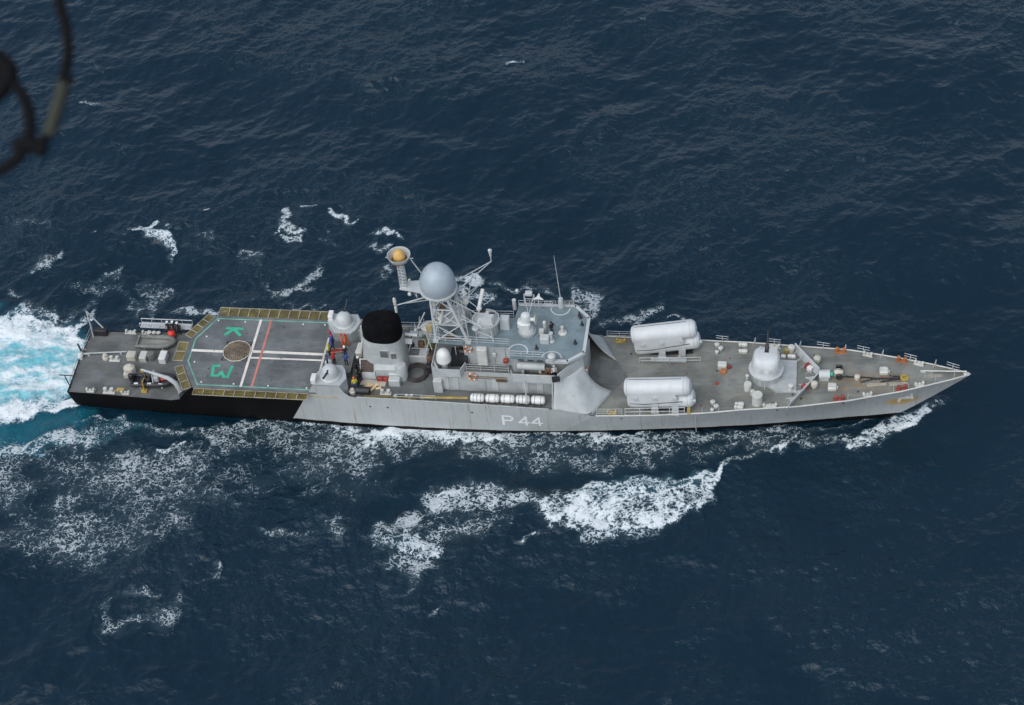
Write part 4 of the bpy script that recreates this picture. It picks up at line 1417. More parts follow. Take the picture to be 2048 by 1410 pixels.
# navigation radar on its bracket
m = MB()
m.prism([(-1.75, -0.9), (-0.4, -1.95), (-0.05, -1.5), (-0.6, -0.5)], 2.7, 2.8)
m.tube((-0.75, -1.35, 2.8), (-0.75, -1.35, 3.05), 0.18, n=10)
m.path([(-1.75, -0.9, 2.9), (-1.3, -1.9, 2.9), (-0.4, -2.0, 2.9), (0.1, -1.5, 2.9), (0.6, -0.9, 3.3)], 0.06, 6)
m.build('radar_bracket', LIGHT, mast)
m = MB()
m.bev((-0.78, -1.3, 3.2), (0.26, 1.95, 0.22), 0.05)
m.lathe((-0.85, -1.35, 2.9), [(0.3, 0), (0.34, 0.12), (0.2, 0.3)], 14)
m.build('navigation_radar', PALE, mast)
m = MB()
m.lathe((1.25, 0.95, 2.75), [(0.001, 0), (0.28, 0.12), (0.36, 0.36), (0.28, 0.62), (0.001, 0.76)], 18)
m.tube((1.25, 0.95, 3.4), (1.3, 1.2, 4.9), 0.04, n=6)
m.tube((1.25, 0.95, 0.1), (1.25, 0.95, 2.8), 0.07, n=6)
m.build('ball_aerial', PALE, mast)

# ---------------------------------------------------------------- roof equipment
m = MB()
m.lathe((-1.45, 0.1, ZR), [(1.15, 0), (1.2, 1.2), (1.4, 1.45), (1.4, 1.65), (1.25, 1.65), (1.2, 1.5)], 12)
dsg = m.build('designator_platform', GREY, ship)
m = MB()
m.prism([(-2.3, -0.6), (-0.6, -0.75), (-0.4, 0.5), (-1.3, 1.0), (-2.2, 0.6)], ZR + 1.5, ZR + 2.2, top=[(-2.1, -0.35), (-0.8, -0.5), (-0.6, 0.3), (-1.3, 0.7), (-2.0, 0.4)])
m.build('cover_plate', LIGHT, dsg)
m = MB()
m.box((-1.75, 0.6, ZR + 2.0), (0.5, 0.45, 0.6))
m.box((-0.85, 0.35, ZR + 2.15), (0.55, 0.2, 0.2))
m.build('sight_unit', DARK, dsg)
m = MB()
m.tube((-2.2, 0.9, ZR + 2.3), (-2.0, 2.7, ZR + 3.1), 0.19, 0.2, n=14)
m.lathe((-2.15, 0.8, ZR + 2.3), [(0.001, -0.28), (0.25, -0.1), (0.28, 0.1), (0.18, 0.26), (0.001, 0.3)], 14)
m.tube((-2.2, 0.9, ZR + 1.5), (-2.2, 0.9, ZR + 2.3), 0.1, n=8)
m.build('director_scope', WHITE, dsg)
m = MB()
m.box((0.3, 0.7, ZR + 0.65), (0.95, 0.85, 1.3), taper=0.92)
m.build('equipment_cabinet', LIGHT, ship)
m = MB()                                                       # small satellite dish on a lattice post
m.tube((-2.3, -1.2, ZR), (-2.3, -1.2, ZR + 1.5), 0.05, n=6)
m.tube((-2.3, -1.2, ZR + 1.4), (-0.9, -0.9, ZR + 1.6), 0.05, n=6)
m.tube((-0.9, -0.9, ZR + 1.6), (-0.6, -1.4, ZR), 0.05, n=6)
m.tube((-2.2, -1.2, ZR + 1.3), (-0.6, -1.4, ZR + 0.6), 0.05, n=6)
m.lathe((-2.3, -1.2, ZR + 1.5), [(0.32, 0), (0.34, 0.16), (0.1, 0.3)], 14)
m.box((-2.3, -1.2, ZR + 1.8), (0.5, 0.09, 0.09))
m.box((-2.3, -1.2, ZR + 1.86), (0.09, 0.5, 0.09))
m.build('aerial_frame', LIGHT, ship)
# fire-control director with toothed base, body and dish
TURRETW = paint('director_paint', (0.56, 0.585, 0.57), 0.45, 0.05, 0.12, (0.3, 0.3, 0.28))
fcd = empty('fire_control_director', (2.55, 0.1, ZR), 0, ship)
m = MB()
m.lathe((0, 0, 0), [(0.78, 0), (0.78, 0.35), (0.7, 0.5), (0.66, 0.62)], 24)
for i in range(20):
    a = 2 * math.pi * i / 20
    m.box((0.82 * math.cos(a), 0.82 * math.sin(a), 0.2), (0.14, 0.1, 0.3), rz=a)
m.build('toothed_base', LIGHT, fcd)
m = MB()
m.bev((-0.15, 0, 1.05), (1.15, 0.95, 0.95), 0.16)
m.lathe((-0.05, 0.15, 1.45), [(0.5, 0), (0.52, 0.5), (0.42, 0.85), (0.2, 1.0), (0.001, 1.03)], 18)
m.bev((-0.6, 0.1, 1.2), (0.55, 0.9, 0.8), 0.15)
m.tube((0.2, 0.1, 1.75), (0.85, 0.1, 1.75), 0.2, n=12)
m.build('director_body', TURRETW, fcd)
m = MB()
m.lathe((0.78, 0.12, 1.75), [(0.12, 0), (0.34, 0.05), (0.56, 0.16), (0.60, 0.2), (0.55, 0.2), (0.32, 0.1), (0.001, 0.06)], 24, axis=(1, 0, 0.05))
m.build('dish', PALE, fcd)
m = MB()                                                       # mooring-post shaped pelorus and others on the roof
m.lathe((6.05, 0.15, ZR), [(0.42, 0), (0.42, 0.12), (0.2, 0.2), (0.16, 0.5), (0.14, 0.95), (0.001, 1.02)], 18)
m.build('compass_stand', PALE, ship)
m = MB()
m.lathe((5.1, -1.0, ZR), [(0.3, 0), (0.3, 0.1), (0.14, 0.2), (0.12, 1.0), (0.2, 1.05), (0.2, 1.2)], 16)
m.build('binnacle', LIGHT, ship)
m = MB()
m.bev((4.45, -1.05, ZR + 0.35), (0.9, 0.75, 0.7), 0.05)
m.build('flag_locker', LIGHT, ship)
m = MB()
m.tube((4.3, 0.3, ZR), (4.3, 0.3, ZR + 0.9), 0.16, n=12)
m.ball((4.3, 0.3, ZR + 1.2), 0.2, 12, 8, 1.4)
m.box((4.05, -0.25, ZR + 0.5), (0.45, 0.35, 0.6))
m.build('roof_lamp', PALE, ship)
for x, y in ((3.75, -2.1), (7.45, -1.2), (7.45, 2.6), (7.6, 2.3), (7.85, 1.35)):
    m = MB()
    m.lathe((x, y, ZR), [(0.2, 0), (0.2, 0.08), (0.1, 0.16), (0.09, 0.55), (0.001, 0.62)], 10)
    m.build('roof_fitting', DARK, ship)
m = MB()                                                       # starboard searchlight on the roof edge
m.lathe((5.45, -3.6, ZR - 0.2), [(0.25, 0), (0.22, 0.4), (0.38, 0.5), (0.4, 0.95), (0.25, 1.1), (0.001, 1.12)], 18)
m.build('searchlight', LIGHT, ship)
m = MB()
m.lathe((5.5, 3.75, ZR), [(0.3, 0), (0.28, 0.8), (0.2, 1.2)], 12)
m.tube((5.5, 3.75, ZR + 1.1), (5.2, 3.8, ZR + 7.0), 0.05, 0.02, n=6)
m.build('whip_aerial', LIGHT, ship)
m = MB()
m.tube((-13.3, 3.9, ZM), (-13.3, 3.9, ZM + 1.0), 0.12, n=8)
m.tube((-13.3, 3.9, ZM + 1.0), (-13.6, 3.9, ZM + 6.6), 0.045, 0.02, n=6)
m.build('whip_aerial', DARK, ship)
m = MB()                                                       # port lattice frame with lamps behind the director
for x in (1.9, 2.9):
    m.tube((x, 3.5, ZR), (x, 3.5, ZR + 1.8), 0.05, n=6)
    m.tube((x, 3.5, ZR + 1.8), (2.4, 2.4, ZR), 0.04, n=6)
for z in (0.6, 1.2, 1.8):
    m.tube((1.9, 3.5, ZR + z), (2.9, 3.5, ZR + z), 0.04, n=6)
m.bev((2.4, 3.5, ZR + 2.0), (0.7, 0.5, 0.35), 0.05)
m.tube((0.9, 3.2, ZR), (0.9, 3.2, ZR + 1.3), 0.2, n=12)
m.ball((1.2, 3.7, ZR + 2.1), 0.2, 10, 6)
m.build('lamp_frame', LIGHT, ship)
m = MB()                                                       # white three-bladed aerial on its post
m.tube((3.3, 3.55, ZR), (3.3, 3.55, ZR + 1.3), 0.05, n=6)
for a in (90, 205, 335):
    d = Vector((math.cos(R(a)), math.sin(R(a)), 0))
    p = Vector((3.3, 3.55, ZR + 1.32))
    s_ = Vector((-d.y, d.x, 0))
    m.prism([(p + s_ * .2).to_tuple()[:2], (p - s_ * .2).to_tuple()[:2], (p + d * .6 - s_ * .04).to_tuple()[:2], (p + d * .6 + s_ * .04).to_tuple()[:2]], ZR + 1.3 + a * 0.0001, ZR + 1.36 + a * 0.0001)
m.build('propeller_aerial', WHITE, ship)
railing([(3.9, 3.6, ZR), (5.0, 3.65, ZR)], 0.9, 0.6)
railing([(5.9, 3.7, ZR), (6.8, 3.75, ZR)], 0.9, 0.5, mat=PALE)

# ---------------------------------------------------------------- close-in guns on their platforms
def ciws(sgn, aim):
    t = empty('gun_mount', (-17.2, sgn * 3.65, ZM), 0, ship)
    # outline of the platform, y counted towards the ship's side
    S = [(-1.3, -0.5), (-0.75, -1.45), (1.0, -1.45), (1.4, -0.9), (1.75, 0.3), (1.25, 1.27), (-1.5, 1.27), (-1.75, 0.2)]
    m = MB()
    m.prism([(x, sgn * y) for x, y in S], 0, 2.05)
    m.build('platform', GREY, t)
    m = MB()
    m.lathe((0.1, 0, 2.03), [(1.08, 0), (1.08, 0.16), (0.98, 0.24), (0.95, 0.3)], 28)
    m.build('base_ring', LIGHT, t)
    m = MB()
    m.lathe((0.1, 0, 2.3), [(0.90, 0), (0.86, 0.3), (0.76, 0.7), (0.56, 0.98), (0.3, 1.12), (0.001, 1.16)], 28)
    m.build('dome', LIGHT, t)
    m = MB()
    d = Vector(aim)
    p = Vector((0.1, 0, 2.95)) + d * 0.35
    m.tube(p, p + d * 1.5, 0.12, 0.10, n=10)
    m.bev(p + Vector((0, 0, 0.05)), (0.3, 0.5, 0.5), 0.08)
    m.build('barrel', DARK, t)
    m = MB()
    m.bev((-1.45, sgn * 0.75, 2.34), (0.5, 0.95, 0.6), 0.05)
    m.build('ammunition_box', WHITE, t)
    return t


ciws(-1, Vector((-0.10, -0.92, 0.30)).normalized())
ciws(1, Vector((0.12, 0.80, 0.45)).normalized())
m = MB()
m.prism([(-18.54, 2.1), (-15.6, 2.1), (-15.6, -2.1), (-18.54, -2.1)], ZM, ZFL - 0.012)
m.build('landing_platform', DECKMID, ship)
m = MB()
m.prism([(-15.9, 3.0), (-14.3, 3.2), (-14.2, 4.9), (-16.0, 4.9)], ZM, ZM + 1.55, top=[(-15.7, 3.1), (-14.6, 3.3), (-14.5, 4.7), (-15.8, 4.75)])
m.build('port_deckhouse', GREY, ship)
m = MB()
m.lathe((-16.9, -0.9, ZM), [(0.2, 0), (0.18, 1.0), (0.36, 1.1), (0.36, 1.25), (0.001, 1.3)], 16)
m.build('ventilator_head', PALE, ship, loc=(-1.1, -0.2, 0))

# ---------------------------------------------------------------- missile launchers
LAUNCH = paint('launcher_paint', (0.55, 0.567, 0.562), 0.45, 0.035, 0.14, (0.34, 0.34, 0.32), rust=0.12, streak=True)


def launcher(sgn):
    t = empty('missile_launcher', (15.8, sgn * 3.72, 4.1), -sgn * R(-3.5), ship)
    el = R(9.0)
    ax = Vector((math.cos(el), 0, math.sin(el)))
    up = Vector((-math.sin(el), 0, math.cos(el)))
    for k, (off, dx, zz, L_) in enumerate(((0.0, 0.10, 1.10, 3.15), (0.0, -0.22, 2.66, 3.12))):
        c_ = Vector((dx, off, zz))
        m = MB()
        pr = [(0.001, -L_ - 0.16), (0.55, -L_ - 0.12), (0.86, -L_ + 0.02), (0.95, -L_ + 0.2), (0.95, L_ - 0.25), (0.9, L_ - 0.08), (0.66, L_ + 0.18), (0.001, L_ + 0.3)]
        m.lathe(c_, pr, 30, axis=ax)
        tb = m.build('tube', LAUNCH, t)
        m = MB()
        for s_ in (-L_ + 0.25, L_ - 0.35):
            m.lathe(c_ + ax * s_, [(0.965, -0.06), (0.985, 0), (0.965, 0.06)], 30, axis=ax)
        m.build('tube_band', LIGHT, tb)
        m = MB()
        m.tube(c_ + up * 0.94 - ax * (L_ - 0.4) + Vector((0, 0.12, 0)), c_ + up * 0.94 + ax * (L_ - 0.6) + Vector((0, 0.12, 0)), 0.035, n=5)
        m.build('top_seam', DARK, tb)
        m = MB()
        for s_ in (-1.6, 0.4, 2.2):
            m.lathe(c_ + ax * s_ + up * 0.78 + Vector((0, -0.38, 0)), [(0.09, -0.1), (0.09, 0.06), (0.001, 0.08)], 8)
        m.build('lifting_lug', LIGHT, tb)
    m = MB()                                                   # web that joins the two tubes
    for s_ in (-1, 1):
        m.slab([Vector((-0.1, s_ * 0.91, 1.15)) - ax * 2.95, Vector((-0.1, s_ * 0.91, 1.15)) + ax * 1.9, Vector((-0.2, s_ * 0.91, 2.6)) + ax * 1.9, Vector((-0.2, s_ * 0.91, 2.6)) - ax * 2.95], 0.08)
    m.build('side_plate', LAUNCH, t)
    for s_ in (-1, 1):
        for x in (-0.35, 1.65):
            m = MB()
            m.slab([(x - 0.32, s_ * 0.98, 0.05), (x + 0.32, s_ * 0.98, 0.05), (x + 0.36, s_ * 0.9, 1.5), (x - 0.36, s_ * 0.9, 1.5)], 0.18)
            m.box((x, s_ * 1.02, 0.08), (0.8, 0.4, 0.16))
            m.build('support_leg', LIGHT, t)
    for x in (-2.2, -0.35, 1.65):
        m = MB()
        m.box((x, -0.96, 1.95 + x * 0.15), (0.5, 0.1, 0.5), ry=-el)
        m.box((x, -1.0, 1.95 + x * 0.15), (0.2, 0.12, 0.24), ry=-el)
        m.build('side_bracket', LIGHT, t)
    m = MB()
    m.path([(-2.9, -0.95, 0.9), (-1.5, -1.0, 1.0), (0.6, -1.0, 1.5), (2.4, -0.98, 1.9)], 0.035, 5)
    m.build('power_cable', DARK, t)
    m = MB()
    m.box((0.6, 0, 0.22), (4.2, 1.5, 0.3))
    m.build('base_frame', DARK, t)
    m = MB()
    m.bev((L_ + 0.42, -0.85, 2.1), (0.22, 0.16, 0.3), 0.03)
    m.tube((L_ - 0.1, -0.8, 2.0), (L_ + 0.4, -0.85, 2.1), 0.05, n=6)
    m.build('latch', LIGHT, t)


launcher(-1)
launcher(1)
railing([(13.3, 1.75, 4.02), (19.4, 1.95, 4.3)], 0.85, 1.5, 2, r=0.035)
m = MB()
m.box((16.2, 2.1, 4.35), (3.6, 0.5, 0.12), ry=R(-2))
m.build('loading_step', GREY, ship)
railing([(12.5, -5.18, 4.03), (18.3, -4.95, 4.35)], 0.95, 1.5, 2, r=0.035)
m = MB()
m.box((18.7, -4.9, 4.8), (0.3, 0.2, 0.8))
m.build('yellow_post', YELLOW, ship)

# ---------------------------------------------------------------- main gun
TURRET = paint('turret_paint', (0.53, 0.545, 0.54), 0.45, 0.05, 0.12, (0.3, 0.3, 0.28))
gun = empty('gun_turret', (25.95, 0, 5.16), 0, ship)
m = MB()
m.lathe((0, 0, 0), [(1.54, -0.34), (1.52, 0.8), (1.58, 0.85)], 40)
m.build('barbette', GREY, gun)
for i in range(16):
    a = 2 * math.pi * (i + 0.5) / 16
    m = MB()
    m.box((1.56 * math.cos(a), 1.56 * math.sin(a), 0.24), (0.07, 0.07, 1.1), rz=a)
    m.build('barbette_rib', GREY, gun)
m = MB()
m.lathe((0, 0, 0.85), [(1.58, 0), (1.70, 0.02), (1.70, 0.13), (1.45, 0.15)], 40)
m.build('turret_ring', LIGHT, gun)
m = MB()
n_ = 40
rings = []
for z, rx, ry, oy, sq in ((0.98, 1.42, 1.42, 0, 2.0), (1.5, 1.40, 1.38, 0.02, 2.1), (2.05, 1.34, 1.28, 0.08, 2.8), (2.45, 1.26, 1.14, 0.14, 3.4), (2.68, 1.12, 0.98, 0.2, 3.6), (2.75, 0.92, 0.78, 0.2, 3.4)):
    rings.append([(*p, z) for p in oval(0, oy, rx, ry, n_, sq=sq)])
loft(m, rings)
shield = m.build('shield', TURRET, gun, ang=50)
m = MB()
m.bev((-0.55, 1.0, 2.45), (0.7, 0.7, 0.6), 0.2)
m.build('cupola', TURRET, gun)
m = MB()
m.box((0.66, 0.62, 2.58), (0.72, 0.72, 0.58))
m.build('hatch', LIGHT, gun)
m = MB()
m.box((0, 0.80, 2.58), (0.40, 0.85, 0.42))
m.build('gun_slot', DARK, gun)
m = MB()
bd = Vector((0.03, 0.62, 0.78)).normalized()
bp = Vector((0, 0.75, 2.6))
m.tube(bp, bp + bd * 0.7, 0.19, 0.16, n=12)
m.tube(bp + bd * 0.7, bp + bd * 2.0, 0.11, 0.085, n=12)
m.build('barrel', DARK, gun)
for zz, rr in ((1.5, 1.405), (2.05, 1.345)):
    m = MB()
    m.path([(*p, zz) for p in oval(0, 0.02 if zz < 2 else 0.08, rr, rr - 0.035, 40, sq=2.1 if zz < 2 else 2.6)], 0.018, 4, closed=True)
    m.build('panel_joint', GREY, gun)
for a in (-70, -110, 180, 0):
    m = MB()
    m.box((1.38 * math.cos(R(a)), 1.34 * math.sin(R(a)), 1.75), (0.08, 0.34, 0.4), rz=R(a), ry=R(-8))
    m.build('access_panel', LIGHT, gun)
m = MB()
for a in (-150, -120, -60, -30, -95):
    m.lathe((1.38 * math.cos(R(a)), 1.36 * math.sin(R(a)), 1.45), [(0.09, 0), (0.07, 0.12), (0.001, 0.14)], 8)
m.tube((-0.05, -1.72, -0.25), (-0.05, -1.62, 1.0), 0.05, n=6)
m.build('shield_fittings', LIGHT, gun)
m = MB()
m.prism([(26.6, 2.05), (28.9, 2.0), (28.95, -2.2), (27.0, -2.2), (26.2, -1.5)], [4.9] * 5, [5.22] * 5)
m.build('ammunition_hatch_box', GREY, ship)

# breakwater ahead of the gun, ribs behind it
bw = empty('breakwater', (0, 0, 0), 0, ship)
pp = [(28.5, 3.75), (30.95, 0.15), (30.95, -0.15), (28.3, -4.2)]
m = MB()
for a, b in zip(pp[:-1], pp[1:]):
    za, zb = zf(a[0]), zf(b[0])
    m.slab([(a[0] - 0.1, a[1], za), (b[0] - 0.1, b[1], zb), (b[0] + 0.15, b[1], zb + 0.95), (a[0] + 0.15, a[1], za + 0.75)], 0.06)
    m.path([(a[0] + 0.15, a[1], za + 0.78), (b[0] + 0.15, b[1], zb + 0.98)], 0.07, 6)
m.build('plate', LIGHT, bw)
for k in range(4):
    for (a, b) in ((pp[0], pp[1]), (pp[3], pp[2])):
        t_ = 0.2 + 0.22 * k
        x, y = a[0] + (b[0] - a[0]) * t_, a[1] + (b[1] - a[1]) * t_
        z = zf(x)
        m = MB()
        sg = 1 if y > 0 else -1
        m.add([(x - 0.1, y, z), (x - 0.85, y - sg * 0.45, z), (x + 0.08, y, z + 0.75), (x - 0.1, y + 0.06, z), (x - 0.85, y - sg * 0.45 + 0.06, z), (x + 0.08, y + 0.06, z + 0.75)],
              [(0, 1, 2), (5, 4, 3), (0, 3, 4, 1), (1, 4, 5, 2), (2, 5, 3, 0)])
        m.build('rib', LIGHT, bw)

# ---------------------------------------------------------------- deck fittings, one object each
def fit(name, mat, x, y, z, prof, n=16):
    m = MB()
    m.lathe((0, 0, 0), prof, n)
    return m.build(name, mat, ship, loc=(x, y, z))


MUSH = [(0.16, 0), (0.14, 0.25), (0.26, 0.3), (0.26, 0.38), (0.001, 0.46)]
for x, y in ((20.9, 4.1), (21.3, 3.6), (20.95, 3.1), (20.95, -3.6), (21.3, -4.15), (20.95, -4.6)):
    fit('mushroom_vent', PALE, x, y, zf(x), MUSH if abs(abs(y) - 3.85) < 0.4 else [(r_ * 0.75, h_) for r_, h_ in MUSH])
BITM = None


def bitts(x, y, z, mat, rz=0.0, size=1.0, base=None):
    """twin mooring bollards on one plate"""
    m = MB()
    m.bev((0, 0, 0.05 * size), (1.15 * size, 0.5 * size, 0.1 * size), 0.03)
    for s_ in (-0.32, 0.32):
        m.lathe((s_ * size, 0, 0.08 * size), [(0.15 * size, 0), (0.15 * size, 0.36 * size), (0.19 * size, 0.4 * size), (0.19 * size, 0.46 * size), (0.001, 0.5 * size)], 12)
    o = m.build('mooring_bitts', mat, ship, loc=(x, y, z))
    o.rotation_euler = (0, 0, rz)
    return o


def fairlead(x, y, z, mat, rz=0.0, size=1.0):
    """closed fairlead: base, two horns and a roller"""
    m = MB()
    m.prism([(-0.5 * size, -0.22), (0.5 * size, -0.22), (0.36 * size, 0.22), (-0.36 * size, 0.22)], 0, 0.12)
    for s_ in (-1, 1):
        m.bev((s_ * 0.36 * size, 0, 0.28), (0.2, 0.36, 0.36), 0.06)
    m.lathe((0, 0, 0.1), [(0.1, 0), (0.1, 0.22), (0.001, 0.26)], 10)
    o = m.build('fairlead', mat, ship, loc=(x, y, z))
    o.rotation_euler = (0, 0, rz)
    return o


for x, y in ((23.65, 4.1), (23.7, 3.2), (23.7, -3.85), (23.65, -4.25)):
    m = MB()
    m.bev((0, 0, 0.2), (0.62, 0.42, 0.4), 0.1)
    m.lathe((-0.42, 0, 0), [(0.18, 0), (0.18, 0.3), (0.001, 0.38)], 10)
    m.build('deck_locker_small', PALE, ship, loc=(x, y, zf(x)))
bitts(33.1, 3.15, zf(33.1), RUSTORANGE, R(-8))
bitts(33.1, -3.15, zf(33.1), RUSTRED, R(8))
bitts(39.0, 1.85, zf(39), RUSTORANGE, R(-16))
bitts(39.0, -1.85, zf(39), RUSTRED, R(16))
for x in (35.75, 40.65, 26.5):
    for sgn in (-1, 1):
        slope = math.atan2(half(x + 0.5) - half(x - 0.5), 1.0)
        fairlead(x, sgn * (half(x) - 0.32), zf(x) + 0.02, PALE, sgn * slope + (math.pi if sgn < 0 else 0), 1.0 if x > 30 else 1.6)
for y in (4.75, -4.95):
    fairlead(11.15, y, zf(11.15), YELLOW, 0 if y > 0 else math.pi, 1.1)
# hatches and vents on the foredeck
for x, y, nm in ((37.3, 0.45, 'deck_hatch'), (32.4, -1.6, 'deck_hatch')):
    m = MB()
    m.bev((0, 0, 0.2), (0.85, 0.85, 0.4), 0.1)
    for a in range(8):
        m.lathe((0.3 * math.cos(a * math.pi / 4), 0.3 * math.sin(a * math.pi / 4), 0.39), [(0.05, 0), (0.05, 0.05)], 6)
    m.tube((0.5, -0.2, 0), (0.5, -0.2, 0.5), 0.06, n=6)
    m.build(nm, PALE, ship, loc=(x, y, zf(x)))
m = MB()
m.bev((0, 0, 0.3), (0.9, 0.7, 0.6), 0.08)
m.build('deck_hatch', PALE, ship, loc=(21.6, 1.25, zf(21.6)))
fit('hose_reel', RUSTORANGE, 21.75, 0.55, zf(21.7), [(0.34, 0), (0.34, 0.25), (0.28, 0.3), (0.001, 0.32)])
fit('valve_box', RUSTRED, 22.3, 1.15, zf(22.3), [(0.25, 0), (0.22, 0.3), (0.001, 0.32)], 8)
fit('hatch_cover_disc', RED, 21.2, -0.95, zf(21.2) + 0.03, [(0.2, 0), (0.2, 0.07), (0.001, 0.09)])
fit('deck_drum', PALE, 25.25, -3.55, zf(25.25), [(0.52, 0), (0.52, 1.25), (0.48, 1.3), (0.001, 1.32)], 24)
fit('deck_drum', PALE, 24.25, -1.8, zf(24.25), [(0.38, 0), (0.38, 0.85), (0.35, 0.9), (0.001, 0.92)], 20)
fit('deck_drum', PALE, 24.75, -2.4, zf(24.7), [(0.24, 0), (0.24, 0.5), (0.001, 0.56)], 16)
fit('vent_pipe', PALE, 24.15, -0.9, zf(24.15), [(0.12, 0), (0.12, 0.9), (0.18, 0.95), (0.18, 1.1), (0.001, 1.15)], 10)
fit('vent_pipe', PALE, 28.3, 3.2, zf(28.3), [(0.28, 0), (0.28, 0.5), (0.36, 0.6), (0.34, 0.9), (0.001, 1.05)], 16)
fit('vent_pipe', CANVAS, 30.85, 1.75, zf(30.8), [(0.26, 0), (0.26, 0.4), (0.38, 0.5), (0.34, 0.85), (0.001, 1.0)], 16)
fit('vent_pipe', PALE, 28.4, -1.85, zf(28.4) + 0.2, [(0.22, 0), (0.2, 0.45), (0.28, 0.5), (0.28, 0.6), (0.001, 0.66)], 14)
fit('vent_pipe', CANVAS, 30.65, -1.55, zf(30.6), [(0.2, 0), (0.24, 0.3), (0.34, 0.4), (0.32, 0.75), (0.001, 0.85)], 14)
fit('vent_pipe', CANVAS, 34.75, -0.55, zf(34.7), [(0.2, 0), (0.3, 0.25), (0.28, 0.55), (0.001, 0.66)], 14)
fit('yellow_drum', YELLOW, 27.9, 3.1, zf(27.9), [(0.26, 0), (0.26, 0.6), (0.001, 0.64)], 12)
for x, y in ((27.55, 2.55), (28.2, 2.6), (28.5, 2.55)):
    m = MB()
    m.bev((0, 0, 0.16), (0.5, 0.36, 0.32), 0.08)
    m.build('deck_locker_small', WHITE, ship, loc=(x, y, zf(x) + 0.03))
for x, y, mt in ((30.0, 1.1, RED), (29.75, -1.6, RED), (30.2, 0.75, WHITE)):
    m = MB()
    m.bev((0, 0, 0.3), (0.5, 0.55, 0.5), 0.05, rz=R(50 if y > 0 else -50))
    m.build('hose_box', mt, ship, loc=(x, y, zf(x)))
m = MB()
m.tube((31.1, -0.3, 5.85), (32.15, -0.3, 5.95), 0.46, n=22)
m.box((31.6, -0.3, 5.5), (0.9, 0.8, 0.4))
m.build('cable_drum', LIGHT, ship)
m = MB()
m.tube((32.14, -0.28, 5.95), (32.4, -0.28, 5.98), 0.22, n=14)
m.build('green_drum_end', LINEGREEN, ship)
wl_ = empty('windlass', (32.95, 0.0, zf(33)), 0, ship)
m = MB()
m.bev((0, 0, 0.5), (0.9, 0.75, 0.8), 0.25)
m.build('gear_case', CANVAS, wl_)
for y in (-0.62, 0.62):
    m = MB()
    m.lathe((0.05, y - 0.13, 0.55), [(0.3, 0), (0.34, 0.05), (0.26, 0.13), (0.34, 0.21), (0.3, 0.26)], 18, axis=(0, 1, 0.0))
    m.build('chain_wheel', DARK, wl_)
# anchor chain laid along the deck to the yellow hawse
def chain(pts, name):
    m = MB()
    pts = [Vector(p) for p in pts]
    L = []
    for a, b in zip(pts[:-1], pts[1:]):
        n_ = max(1, int((b - a).length / 0.17))
        L += [(a.lerp(b, i / n_), (b - a).normalized()) for i in range(n_)]
    for i, (p, d) in enumerate(L):
        s_ = Vector((-d.y, d.x, 0)) if i % 2 else Vector((0, 0, 1))
        lk = [p + d * (0.14 * math.cos(a)) + s_ * (0.085 * math.sin(a)) for a in [k * math.pi / 3 for k in range(6)]]
        m.path(lk, 0.035, 4, closed=True)
    return m.build(name, ROPE, ship)


chain([(33.2, -0.45, 5.85), (34.2, -0.3, 5.68), (35.4, -0.35, 5.76), (36.6, -0.52, 5.85), (38.8, -0.5, 6.02)], 'anchor_chain')
chain([(35.2, -0.95, 5.75), (36.3, -0.6, 5.82), (37.4, -0.55, 5.9)], 'anchor_chain')
chain([(37.1, -0.95, 5.88), (38.0, -0.72, 5.95), (38.9, -0.55, 6.0)], 'anchor_chain')
m = MB()
m.bev((0, 0, 0.16), (0.75, 0.34, 0.22), 0.06)
m.build('chain_stopper', DARK, ship, loc=(38.45, -0.48, 5.93))
fit('hawse_cover', YELLOW, 39.25, -0.42, 5.95, [(0.42, 0), (0.42, 0.16), (0.3, 0.2), (0.2, 0.2), (0.2, 0.06)], 20)
fit('bow_roller', LIGHT, 45.0, -0.05, 6.42, [(0.2, 0), (0.2, 0.2), (0.12, 0.24), (0.001, 0.25)], 14)
m = MB()
m.tube((40.9, 0.3, 6.35), (45.1, 0.1, 6.75), 0.07, n=8)
m.tube((41.8, 0.2, 6.1), (41.8, 0.26, 6.42), 0.05, n=6)
m.box((41.0, 0.3, 6.25), (0.5, 0.16, 0.2))
m.build('jackstaff', PALE, ship)
for x, y in ((38.7, -1.25), (42.0, -0.3), (36.6, -1.35)):
    m = MB()
    for k in range(5):
        m.tube((x - 0.9, y - 0.25 + 0.1 * k, zf(x) + 0.06), (x + 0.9, y + 0.05 + 0.07 * k, zf(x) + 0.1), 0.022, n=4)
    m.build('mooring_lines', PALEROPE, ship)
# stanchion frames along the port side of the foredeck, bare posts to starboard
for i, x in enumerate((21.4, 24.7, 26.6, 29.2, 31.4, 33.6, 35.3, 37.2, 39.8, 42.2, 43.8)):
    y = half(x) - 0.12
    z = zf(x)
    d = Vector((1, (half(x + 0.5) - half(x - 0.5)), 0)).normalized()
    m = MB()
    m.tube((x, y, z), (x, y, z + 0.95), 0.035, n=6)
    if i % 2 == 0:
        for zz in (0.6, 0.93):
            m.tube(Vector((x, y, z + zz)) - d * 0.62, Vector((x, y, z + zz)) + d * 0.62, 0.028, n=5)
    else:
        m.tube((x - 0.25, y - 0.2, z), (x, y, z + 0.9), 0.028, n=5)
    m.build('rail_stanchion', LIGHT, ship)
for x in (20.0, 21.6, 28.2, 33.9, 38.2, 39.6, 42.1, 43.9):
    m = MB()
    m.tube((x, -half(x) + 0.15, zf(x)), (x, -half(x) + 0.15, zf(x) + 0.85), 0.03, n=6)
    m.build('rail_stanchion', LIGHT, ship)
